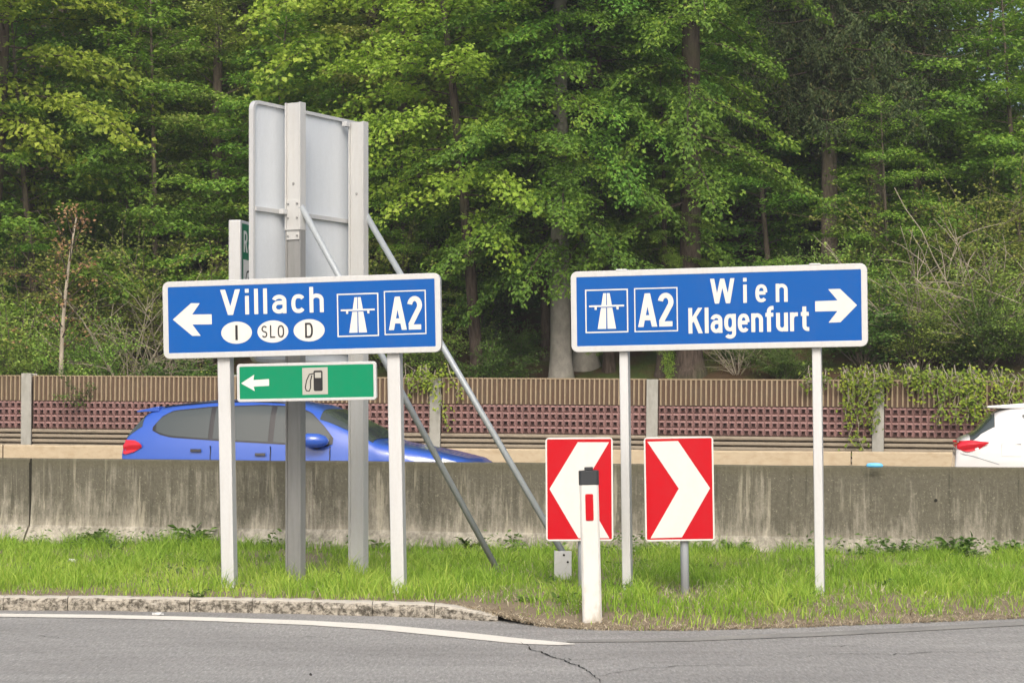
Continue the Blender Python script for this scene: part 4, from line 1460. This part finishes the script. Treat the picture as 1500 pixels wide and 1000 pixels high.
def spray(lv, path, r_, leafL, leafW, step, twig, tw_step, start=.2, updown=.5, tint=.5, tj=.15, thick=.05, dens=1.0):
    """flat feather of leafy twigs either side of a limb"""
    seg = np.linalg.norm(np.diff(path, axis=0), axis=1); Ltot = seg.sum()
    cum = np.concatenate([[0], np.cumsum(seg)]) / Ltot
    m = max(3, int(Ltot * (1 - start) / tw_step))
    ts = np.linspace(start, .99, m) + r_.normal(0, .01, m)
    tw_out = []
    for i, t_ in enumerate(ts):
        t_ = min(.995, max(.02, t_))
        p = np.array([np.interp(t_, cum, path[:, c]) for c in range(3)])
        q = np.array([np.interp(min(1, t_ + .03), cum, path[:, c]) for c in range(3)]); q0 = np.array([np.interp(max(0, t_ - .03), cum, path[:, c]) for c in range(3)])
        d = q - q0; d /= np.linalg.norm(d) + 1e-9
        if r_.random() > dens: continue
        for s_ in (-1, 1):
            ang = s_ * (R(52) * (1 - .5 * t_) + r_.normal(0, .22))
            c_, sn = math.cos(ang), math.sin(ang)
            dt = np.array([d[0] * c_ - d[1] * sn, d[0] * sn + d[1] * c_, d[2] * .6 + r_.normal(0, .10)])
            lt = twig * (.35 + .65 * math.sin(math.pi * min(1, (t_ * .85 + .18)))) * r_.uniform(.6, 1.25)
            n = max(3, int(lt / step))
            tt = np.linspace(.06, 1, n)
            pos = p + dt * (tt * lt)[:, None]
            pos[:, 2] -= .12 * lt * tt ** 2
            pos += r_.normal(0, thick, (n, 3)) * [1, 1, .7]
            sgn = np.where(np.arange(n) % 2 == 0, 1, -1) * R(48) + r_.normal(0, .35, n)
            cc, ss = np.cos(sgn), np.sin(sgn)
            D_ = np.stack([dt[0] * cc - dt[1] * ss, dt[0] * ss + dt[1] * cc, dt[2] + r_.normal(-.18, .28, n)], 1)
            N_ = np.stack([r_.normal(0, updown, n), r_.normal(0, updown, n), np.ones(n)], 1)
            f = r_.uniform(.65, 1.25, n)
            tn = np.clip(tint + r_.normal(0, tj) + r_.normal(0, tj, n), 0, 1)
            lv.add(pos, D_, N_, leafL * f, leafW * f, tn)
        if r_.random() < .5 and t_ < .9: tw_out.append((p - dt * .02, dt, lt))
    return tw_out


class Proto: pass


def deciduous(seed, H=14, base=1.0, Rr=3.2, nl=64, rt=.16, leafL=.088, leafW=.064, mat='beech', bark='bark_brown', droop=.28, elev=(0.05, .7),
              tint=.45, tj=.14, clump=False, step=.036, top_cut=99, low=.75, twig=.75, dens=1.0, updown=.45, gap=0.0):
    r_ = np.random.default_rng(seed); rr = random.Random(seed)
    lv = Leaves(); tb = MB(); trunk = MB()
    bend = [Vector((r_.normal(0, .25), r_.normal(0, .25), 0)) for _ in range(3)]
    def tp(h):
        u = h / H
        return Vector((0, 0, h)) + bend[0] * math.sin(u * 3) * .8 + bend[1] * (u ** 2) * 1.2
    hs = [-.4, 0, .15, .5] + list(np.linspace(1, H, 12))
    def tr(h): return rt * (1 + .55 * math.exp(-max(0, h) / .25)) * (1 - max(0, h) / H) ** .8 + .012
    trunk.tube([tp(max(0, h)) + Vector((0, 0, min(0, h))) for h in hs], [tr(h) for h in hs], 12, jit=.06, rr=rr)
    tb.tube([tp(h) for h in np.linspace(base * .8, H * .98, 9)], .012, 5)
    for i in range(nl):
        rel = (i + r_.random()) / nl
        h = base + (min(H, top_cut) - base) * rel ** .95
        relh = (h - base) / (H - base)
        prof_ = (low + (1 - low) * math.sin(min(1, relh * 2.2) * math.pi / 2)) * (1 - relh ** 2.2) ** .6 + .06
        az = i * 2.39996 + r_.normal(0, .35)
        if gap and r_.random() < gap: continue
        L = Rr * prof_ * r_.uniform(.6, 1.15)
        el = elev[0] + (elev[1] - elev[0]) * relh + r_.normal(0, .12)
        b0 = tp(h)
        path = limb_path((b0.x, b0.y, b0.z), az, el, L, droop * r_.uniform(.6, 1.4), r_)
        tb.tube([Vector(p) for p in path], list(np.linspace(max(.010, tr(h) * .22), .004, len(path))), 5)
        tws = spray(lv, path, r_, leafL, leafW, step, twig * (L / Rr) ** .4, .10, start=.15, tint=tint + r_.normal(0, .08), tj=tj, updown=updown, thick=.06 if not clump else .09, dens=dens)
        for (p, d, l_) in tws[::4]:
            tb.tube([Vector(p), Vector(p + d * l_ * .8)], [.006, .003], 3, cap=False)
    P_ = Proto(); P_.parts = (('trunk', trunk.build('trunk', M[bark])), ('branches', tb.build('branches', M['bark_dark' if bark != 'bark_brown' else bark])), ('crown', lv.build('crown', M[mat])))
    return P_


def spruce(seed, H=20, base=4.0, Rr=2.3, nl=190):
    r_ = np.random.default_rng(seed); rr = random.Random(seed)
    lv = Leaves(); tb = MB(); trunk = MB()
    hs = [-.4, 0, .3] + list(np.linspace(1, H, 10))
    tr = lambda h: .17 * (1 + .4 * math.exp(-max(0, h) / .3)) * (1 - max(0, h) / H * .95)
    trunk.tube([(0, 0, h) for h in hs], [tr(h) for h in hs], 14, jit=.05, rr=rr)
    tb.tube([(0, 0, base * .9), (0, 0, H * .97)], .02, 5)
    for i in range(nl):
        h = base + (H - base) * (i / nl) ** 1.1
        relh = (h - base) / (H - base)
        L = Rr * (1 - relh * .85) * r_.uniform(.55, 1.1)
        az = i * 2.39996 + r_.normal(0, .3)
        path = limb_path((0, 0, h), az, -.12, L, .22, r_, wob=.05); path[:, 2] += .25 * (np.linspace(0, 1, len(path)) ** 4) * L
        tb.tube([Vector(p) for p in path], list(np.linspace(.028, .006, len(path))), 4)
        m = int(L / .06)
        for t_ in np.linspace(.12, 1, m):
            p = np.array([np.interp(t_, np.linspace(0, 1, len(path)), path[:, c]) for c in range(3)])
            hl = (.35 + .65 * r_.random()) * .8 * (1 - .4 * t_)
            sd = r_.normal(0, .16, 2)
            n = int(hl / .022)
            tt = np.linspace(0, 1, n)
            pos = p + np.stack([sd[0] * tt * 2, sd[1] * tt * 2, -hl * tt], 1)
            D_ = np.stack([r_.normal(0, .7, n), r_.normal(0, .7, n), np.full(n, -.8)], 1)
            N_ = r_.normal(0, 1, (n, 3))
            lv.add(pos, D_, N_, r_.uniform(.05, .12, n), np.full(n, .036), np.clip(.35 + r_.normal(0, .12) + r_.normal(0, .15, n), 0, 1))
    P_ = Proto(); P_.parts = (('trunk', trunk.build('trunk', M['bark_brown'])), ('branches', tb.build('branches', M['bark_dark'])), ('crown', lv.build('crown', M['needle'])))
    return P_


def shrub(seed, H=2.4, Rr=1.3, ns=16, mat='bush', leafL=.06, leafW=.042, bark='bark_brown', dens=1.0, step=.05, tint=.5, tj=.15, twig=.4, sr=.014):
    r_ = np.random.default_rng(seed); lv = Leaves(); tb = MB()
    for i in range(ns):
        az = i * 2.39996 + r_.normal(0, .3); el = r_.uniform(.7, 1.45); L = H * r_.uniform(.6, 1.1) / math.sin(el) ** .6
        path = limb_path((r_.normal(0, .04), r_.normal(0, .04), -.15), az, el, L * (.6 + .4 * math.sin(el)), .12, r_, 8, .10)
        tb.tube([Vector(p) for p in path], list(np.linspace(sr, .004, len(path))), 5)
        for k in range(5):
            t_ = r_.uniform(.25, .95)
            j = int(t_ * (len(path) - 1)); b0 = path[j]
            p2 = limb_path(b0, az + r_.normal(0, 1.2), r_.uniform(.1, 1.1), L * .42 * (1.1 - t_ * .5), .15, r_, 5, .1)
            tb.tube([Vector(p) for p in p2], list(np.linspace(sr * .5, .003, len(p2))), 4, cap=False)
            if dens > 0: spray(lv, p2, r_, leafL, leafW, step, twig, .10, start=.1, updown=.8, tint=tint + r_.normal(0, .08), tj=tj, thick=.05, dens=dens)
        if dens > 0: spray(lv, path, r_, leafL, leafW, step, twig, .12, start=.3, updown=.8, tint=tint, tj=tj, thick=.06, dens=dens)
    P_ = Proto(); P_.parts = [('stems', tb.build('stems', M[bark]))]
    if lv.P: P_.parts.append(('foliage', lv.build('foliage', M[mat])))
    return P_


protos = []


def place(pr, px, d, name, label, cat, group, scale=1.0, rot=0.0, tilt=(0, 0), mirror=False, dz=0.0, x=None, z=None):
    if x is None: x = (px - 750) * d / FPX
    zz = hill(x, d) if z is None else z
    e = empty(name, (x, d, zz + dz), (tilt[0], tilt[1], rot))
    e.scale = (scale * (-1 if mirror else 1), scale, scale) if not hasattr(scale, '__len__') else scale
    tag(e, label, cat, group)
    for nm, o in pr.parts:
        c = o.copy(); c.name = nm; col.objects.link(c); c.parent = e
    protos.append(pr)
    return e


beechA = deciduous(1, 13, .3, 3.3, 100, tint=.42, leafL=.085, leafW=.062, step=.036)
beechB = deciduous(2, 15, .8, 3.6, 100, tint=.5, tj=.12, leafL=.088, leafW=.064, step=.036)
beechC = deciduous(3, 12, .2, 3.0, 104, tint=.35, leafL=.085, leafW=.062, step=.038)
highB = deciduous(4, 17, 2.3, 2.9, 135, rt=.2, leafL=.09, leafW=.065, step=.036, bark='bark_grey', tint=.36, droop=.35, elev=(-.12, .6), low=.95)
highC = deciduous(5, 18, 2.2, 3.8, 96, rt=.22, bark='bark_dark', tint=.5, droop=.35, elev=(-.12, .5), low=.95)
oliveA = deciduous(7, 12, .8, 3.0, 80, mat='olive', leafL=.088, leafW=.062, tint=.45, droop=.2, elev=(.15, .9), updown=.7)
sapling = deciduous(31, 3.5, 1.0, 1.15, 26, rt=.035, mat='bronze', bark='twig', leafL=.06, leafW=.045, elev=(.5, 1.1), droop=.1, dens=.4, twig=.35, step=.05, updown=.9, tint=.4)
limeB = deciduous(14, 9.5, 2.9, 2.7, 70, rt=.1, mat='lime', leafL=.085, leafW=.072, clump=True, tint=.5, droop=.3, elev=(-.1, .8), step=.036, twig=.6, updown=.9, tj=.16, bark='bark_dark')
brightA = deciduous(15, 12, .3, 3.0, 96, mat='bush', leafL=.10, leafW=.07, tint=.45)
highD = deciduous(10, 19, 3.0, 3.0, 84, leafL=.09, leafW=.065, step=.036, rt=.22, bark='bark_dark', tint=.45, droop=.35, elev=(-.15, .5), low=.75, gap=.1)
boughs = deciduous(12, 12, 3.3, 2.1, 84, rt=.08, leafL=.085, leafW=.06, step=.036, bark='bark_dark', tint=.42, droop=.4, elev=(-.1, .6), low=.95)
under = deciduous(9, 6.5, .15, 2.4, 58, rt=.06, tint=.5, tj=.14, droop=.3)
spr = spruce(8)
sh1 = shrub(21, 2.6, 1.4, 18, 'bush')
sh2 = shrub(22, 3.4, 1.5, 16, 'olive', dens=.7, tint=.4)
# sh3 = shrub(23, 3.2, 1.3, 13, 'bronze', bark='twig', dens=.28, tint=.4, leafL=.06, sr=.02)
sh4 = shrub(24, 3.0, 1.5, 18, 'olive', bark='twig', dens=.12, tint=.5, leafL=.045, leafW=.03, sr=.016)
sh5 = shrub(25, 2.2, 1.5, 20, 'weed', dens=.9, tint=.4, leafL=.08, leafW=.05)

G = 'leafy trees on the wooded slope'
# front row at the foot of the slope, then rows climbing behind
TREES = [
 # proto px d scale rot label
 (beechA, 40, 37.5, .75, 0.3, 'layered beech at the far left edge, above the bright green bush'),
 (brightA, 190, 38.0, .95, 1.3, 'dense low beech above the bare stems left of the Villach sign'),
 (oliveA, 318, 37.2, .80, 2.3, 'yellowish olive leaved tree just left of the tall pale sign'),
 (beechB, 95, 42.5, 1.0, 3.3, 'green beech standing second row between the two leftmost beeches'),
 (beechA, 300, 43.5, 1.05, 4.3, 'green beech in the second row behind the olive leaved tree'),
 (limeB, -25, 35.8, 1.2, 1.0, 'lime green tree at the top left corner'),
 (limeB, 510, 36.8, 1.25, 2.0, 'bright lime green tree directly behind the tall pale sign'),
 (oliveA, 590, 37.0, .85, 0.6, 'tree with yellow green new leaves above the dark hollow'),
 (limeB, 700, 33.4, .95, 5.0, 'lime green tree right of the tall pale sign with drooping leaf clusters'),
 (highB, 822, 33.2, .82, 0.9, 'beech with a smooth grey trunk beside the left end of the Wien sign'),
 (highB, 857, 33.9, .82, 3.0, 'second grey trunked beech just right of the first, half behind the Wien sign'),
 (highC, 966, 33.2, .28, 2.2, 'slim young tree with forked stems behind the noise barrier post'),
 (highD, 1010, 33.2, .85, 1.1, 'tall tree with a thick dark furrowed trunk rising behind the Wien sign'),
 (highB, 905, 45.0, 1.0, 2.1, 'green beech in the second row above the left half of the Wien sign'),
 (highC, 1120, 44.5, .95, 4.0, 'beech with layered leaves between the dark trunk and the spruce'),
 (beechB, 1420, 39.5, .82, 2.6, 'layered beech right of the Wien sign with its lowest boughs above the shrubs'),
 (brightA, 1345, 38.5, .86, 5.2, 'bright green beech just right of the spruce trunk'),
 (beechC, 1490, 42.0, .55, .2, 'green beech cut by the right edge of the photograph'),
 (beechB, 545, 46.0, 1.1, .7, 'beech in the second row between the two lime green trees'),
 (highC, 660, 47.5, 1.05, 5.6, 'tall beech shading the dark hollow between the signs'),
 (highB, 780, 48.5, 1.05, 4.4, 'beech on the slope above the grey trunks'),
 (beechA, 180, 49.0, 1.1, 2.9, 'beech in the third row near the left edge'),
 (beechB, 400, 50.0, 1.1, 1.9, 'dark crowned beech at the top of the picture above the tall pale sign'),
 (highC, 1010, 51.0, 1.05, .4, 'beech high on the slope behind the thick dark trunk'),
 (highB, 1180, 50.0, 1.05, 3.6, 'beech high on the slope behind the spruce'),
 (highC, 1330, 48.0, .95, 1.5, 'tree with slender dark trunks near the top right corner'),
 (beechC, 30, 55.0, 1.3, .8, 'beech high on the slope at the left edge'),
 (beechA, 300, 57.0, 1.3, 5.8, 'beech high on the slope left of the tall pale sign'),
 (beechB, 560, 57.0, 1.3, 3.9, 'beech high on the slope right of the tall pale sign'),
 (beechA, 820, 58.0, 1.3, 2.4, 'beech high on the slope above the gap between the signs'),
 (beechC, 1090, 59.0, 1.4, 1.2, 'beech high on the slope above the Wien sign'),
 (beechB, 1270, 58.0, 1.2, 4.9, 'beech high on the slope above the right arrow'),
 (boughs, 800, 34.4, .9, .4, 'thin trunked beech hanging over the dark hollow, left of the grey trunks'),
 (boughs, 892, 33.6, .9, 2.4, 'thin trunked beech with low boughs above the motorway symbol of the Wien sign'),
 (boughs, 1110, 38.5, .9, 4.4, 'thin trunked beech with layered boughs above the word Wien'),
 (under, 760, 40.5, 1.1, 3.7, 'young beech filling the shade above the dark hollow'),
 (brightA, 1190, 42.0, .9, 3.0, 'bright beech glimpsed between the spruce trunk and the boughs beside it'),
 (under, 1130, 37.0, .8, .6, 'young beech above the word Klagenfurt'),
 (brightA, 340, 40.5, .95, 1.6, 'fresh green beech behind the olive leaved tree'),
 (brightA, 620, 42.5, 1.0, 5.0, 'fresh green beech between the tall pale sign and the dark hollow'),
 (under, 60, 36.2, 1.0, .4, 'young beech behind the shrubs near the left edge'),
 (under, 230, 36.4, .95, 1.9, 'young beech above the bare stems beside the Villach sign'),
 (under, 380, 36.0, .9, 3.3, 'young beech hidden mostly behind the tall pale sign'),
 (under, 590, 35.4, .62, 5.1, 'young beech directly right of the tall pale sign'),
 (under, 500, 36.0, .75, 2.1, 'young beech between the two heavy beams of the tall pale sign'),
 (under, 1330, 36.2, .95, 2.5, 'young beech right of the Wien sign above the twiggy bush'),
 (under, 1430, 36.8, 1.05, 4.2, 'young beech above the olive bush near the right edge'),
 (under, 1500, 36.0, .85, .7, 'young beech cut by the right edge of the photograph'),
 (under, 1305, 34.6, .6, 1.2, 'young beech right behind the right arrow of the Wien sign'),
 (under, 1150, 40.5, 1.1, 3.9, 'young beech in the shade between the dark trunk and the spruce'),
 (under, 1085, 43.5, 1.15, 5.5, 'young beech just right of the thick dark trunk'),
 (under, 930, 41.0, 1.15, .9, 'young beech above the motorway symbol of the Wien sign'),
 (under, 820, 43.5, 1.1, 2.8, 'young beech in the shade right of the dark hollow'),
 (under, 700, 45.0, 1.2, 1.6, 'young beech up the slope above the dark hollow'),
 (beechB, -180, 41.0, 1.0, 4.9, 'beech just outside the left edge of the photograph'),
 (beechA, 1660, 41.0, 1.0, 4.1, 'beech just outside the right edge of the photograph'),
]
for pr, px, d, s, rot, lab in TREES:
    place(pr, px, d, 'leafy_tree', lab, 'tree', G, s, rot, mirror=False)
place(sapling, 90, 32.95, 'young_tree', 'pale stemmed sapling with sparse reddish brown leaves behind the noise barrier at the left', 'sapling', None, 1.0, 2.0)
place(spr, 1215, 35.8, 'spruce_tree', 'dark spruce with a bare lower trunk and drooping boughs behind the Wien sign', 'tree', None, .95, .8)
place(spr, 1283, 35.6, 'spruce_tree', 'dark spruce just right of and behind the bare trunked one', 'tree', None, .85, 2.8)

GS = 'shrubs behind the noise barrier'
SH = [
 (sh1, 25, 33.6, .95, 0, 'bright green bush behind the noise barrier at the left edge'),
 (sh1, 120, 33.9, .7, 1.0, 'green bush between the pale sapling and the bare stems'),
 (sh2, 20, 35.6, .95, 4.0, 'olive bush behind the bright green one at the left edge'),
 (sh4, 190, 33.8, .9, .5, 'thicket of bare grey stems behind the noise barrier, left of the Villach sign'),
 (sh4, 240, 34.2, .85, 2.5, 'thicket of bare stems nearest to the left end of the Villach sign'),
 (sh2, 175, 35.4, 1.0, 1.5, 'olive bush behind the bare grey stems'),
 (sh2, 300, 35.0, .95, 3.5, 'olive brown bush behind the top left of the Villach sign'),
 (sh2, 560, 34.6, .85, 2.2, 'olive bush between the slanted struts'),
 (sh5, 700, 35.8, .85, 1.0, 'dark green low bush in the hollow between the signs'),
 (sh1, 610, 33.8, .62, 3.1, 'bright bush right of the Villach sign behind the noise barrier'),
 (sh1, 1170, 34.6, .6, 2.2, 'green bush beneath the word Klagenfurt seen under the sign'),
 (sh5, 1265, 33.0, .8, 1.2, 'low broad leaved bush behind the climber right of the Wien sign'),
 (sh1, 1345, 32.8, .62, 3.2, 'low bright bush at the foot of the twiggy bushes'),
 (sh5, 1440, 32.6, .7, 2.9, 'low dark bush directly above the white car'),
 (sh1, 1490, 32.8, .75, 5.0, 'bright bush at the right edge above the noise barrier'),
 (sh1, 1420, 33.6, .8, .3, 'green bush between the two grey twiggy bushes'),
 (sh4, 1080, 33.0, .4, 2.2, 'small leafless bush under the middle of the Wien sign'),
 (sh5, 1150, 32.6, .4, .2, 'small low bush beside the right post of the Wien sign'),
 (sh5, 720, 33.2, .5, 3.2, 'low dark bush in front of the dark hollow between the signs'),
 (sh5, 1080, 33.4, .35, 5.2, 'small dark bush low under the middle of the Wien sign'),
 (sh5, 760, 34.4, .4, 2.2, 'small dark bush at the foot of the grey trunk'),
 (sh1, 48, 33.7, .6, 3.0, 'green bush just left of the pale sapling'),
 (sh5, 160, 33.0, .6, 4.0, 'low dark bush at the foot of the bare stems'),
 (sh5, 290, 33.4, .6, 1.0, 'low bush behind the noise barrier under the Villach sign'),
 (sh5, 1120, 35.0, .55, 2.0, 'dark low bush seen under the Wien sign'),
 (sh1, 1225, 34.0, .72, 4.4, 'green bush under the right end of the Wien sign'),
 (sh1, 1300, 34.4, .85, 5.4, 'green bush right of the Wien sign'),
 (sh4, 1350, 33.2, .95, 1.4, 'grey bare twiggy bush right of the Wien sign'),
 (sh4, 1440, 33.0, 1.1, 3.4, 'bare twiggy bush above the white car'),
 (sh2, 1405, 34.8, .95, 2.9, 'olive bush behind the twiggy bushes above the white car'),
 (sh2, 1500, 34.4, 1.05, .9, 'olive bush cut by the right edge of the photograph'),
]
for pr, px, d, s, rot, lab in SH:
    place(pr, px, d, 'shrub', lab, 'shrub', GS, s, rot)
for pr in set(protos):
    for nm, o in pr.parts: bpy.data.objects.remove(o, do_unlink=True)

# ---------------------------------------------------------------- climbers over the noise barrier
def climber(label, spans, seed, mat='ivy', dens=1.0):
    """spans: (px, top offset, hang length, width)"""
    r_ = np.random.default_rng(seed); lv = Leaves(); tb = MB()
    cx = spans[0][0]
    d0 = 31.03 / (1 + .192 * (cx - 750) / FPX)
    org = Vector(((cx - 750) * d0 / FPX, d0, 1.9))
    for px, top, hang, wd in spans:
        d = 31.03 / (1 + .192 * (px - 750) / FPX)
        x = (px - 750) * d / FPX
        for k in range(int(12 * wd * dens)):
            sx = x + r_.uniform(-.5, .5) * wd
            sy = 31.03 - .192 * sx
            L = hang * r_.uniform(.35, 1.1)
            n = 9
            tt = np.linspace(0, 1, n)
            pts = np.stack([sx + np.cumsum(r_.normal(0, .035, n)), sy - .13 - .05 * np.sin(tt * 3) + np.cumsum(r_.normal(0, .008, n)), top - L * tt], 1)
            pts = np.concatenate([[[sx + r_.normal(0, .1), sy + .35, top - .05], [sx, sy + .05, top + .07 + r_.random() * .12]], pts])
            pts -= np.array(org)
            tb.tube([Vector(p) for p in pts], .006, 4, cap=False)
            m = int(L / .016) + 14
            q = r_.random(m) * (len(pts) - 1); i = np.minimum(q.astype(int), len(pts) - 2); f = (q - i)[:, None]
            pos = pts[i] * (1 - f) + pts[i + 1] * f + r_.normal(0, .05, (m, 3)) * [1.2, .6, 1]
            pos[:, 1] = np.minimum(pos[:, 1], 5)
            D_ = np.stack([r_.normal(0, .8, m), r_.normal(-.3, .4, m), r_.normal(-.5, .5, m)], 1)
            N_ = np.stack([r_.normal(0, .5, m), np.full(m, -.8), r_.normal(.7, .5, m)], 1)
            lv.add(pos, D_, N_, r_.uniform(.03, .075, m), r_.uniform(.025, .055, m), np.clip(.45 + r_.normal(0, .18) + r_.normal(0, .16, m), 0, 1))
    e = empty('climbing_plant', org); tag(e, label, 'climbing plant')
    tag(tb.build('stems', M['twig'], e), kind='stuff'); lv.build('foliage', M[mat], e)
    return e


climber('green climber hanging over the noise barrier around the post right of the Wien sign', [(1262, 1.93, .85, .45), (1225, 1.95, .22, .8), (1266, 1.93, 1.05, .35), (1310, 1.95, .2, .6), (1252, 1.9, 1.0, .3)], 31, dens=1.0)
climber('yellow green climber spilling over the noise barrier above the white car', [(1375, 1.95, .35, .9), (1420, 1.9, .65, .9), (1465, 1.9, .6, .9), (1330, 1.98, .14, .8), (1520, 1.9, .6, 1.2)], 32, dens=.95)
climber('thin climber on the noise barrier post right of the Villach sign', [(648, 1.98, 1.05, .22), (630, 1.98, .45, .4), (610, 1.98, .25, .5)], 33)


# broadleaf weeds at the foot of the barrier and on the kerb
def weed(px, py, s, seed, label):
    r_ = np.random.default_rng(seed); lv = Leaves()
    for k in range(14):
        az = r_.uniform(0, 6.28); L = s * r_.uniform(.5, 1)
        n = 8; t_ = np.linspace(0, 1, n)
        pos = np.stack([math.cos(az) * L * .6 * t_, math.sin(az) * L * .6 * t_, L * t_ * (1 - .3 * t_)], 1)
        D_ = np.stack([math.cos(az) + r_.normal(0, .7, n), math.sin(az) + r_.normal(0, .7, n), np.full(n, .3)], 1)
        lv.add(pos, D_, np.stack([r_.normal(0, .5, n), r_.normal(0, .5, n), np.ones(n)], 1), np.full(n, s * .35), np.full(n, s * .14), np.clip(r_.normal(.4, .2, n), 0, 1))
    o = lv.build('weed_plant', M['weed']); o.location = (px, py, .06)
    tag(o, label, 'weed')


for px, s, sd, lab in ((265, .3, 1, 'leafy weed at the foot of the barrier left of the Villach sign'),
                       (95, .24, 2, 'leafy weed at the foot of the barrier near its left joint'),
                       (1385, .28, 3, 'tall leafy weed at the foot of the barrier right of the last sign post'),
                       (1075, .2, 4, 'leafy weed at the foot of the barrier right of the chevron signs'),
                       (1300, .2, 5, 'low leafy weed at the foot of the barrier below the blue wrapper'),
                       (1450, .22, 6, 'leafy weed at the foot of the barrier near the right edge'),
                       (690, .2, 7, 'leafy weed at the foot of the barrier behind the slanted strut')):
    x_ = (px - 750) / FPX * 19.5
    y_ = 19.75 - WS * x_
    weed(x_, y_, s, sd, lab)
g = GP(290, 893)
weed(g.x, g.y - .01, .12, 9, 'little weed growing from a joint of the kerb')
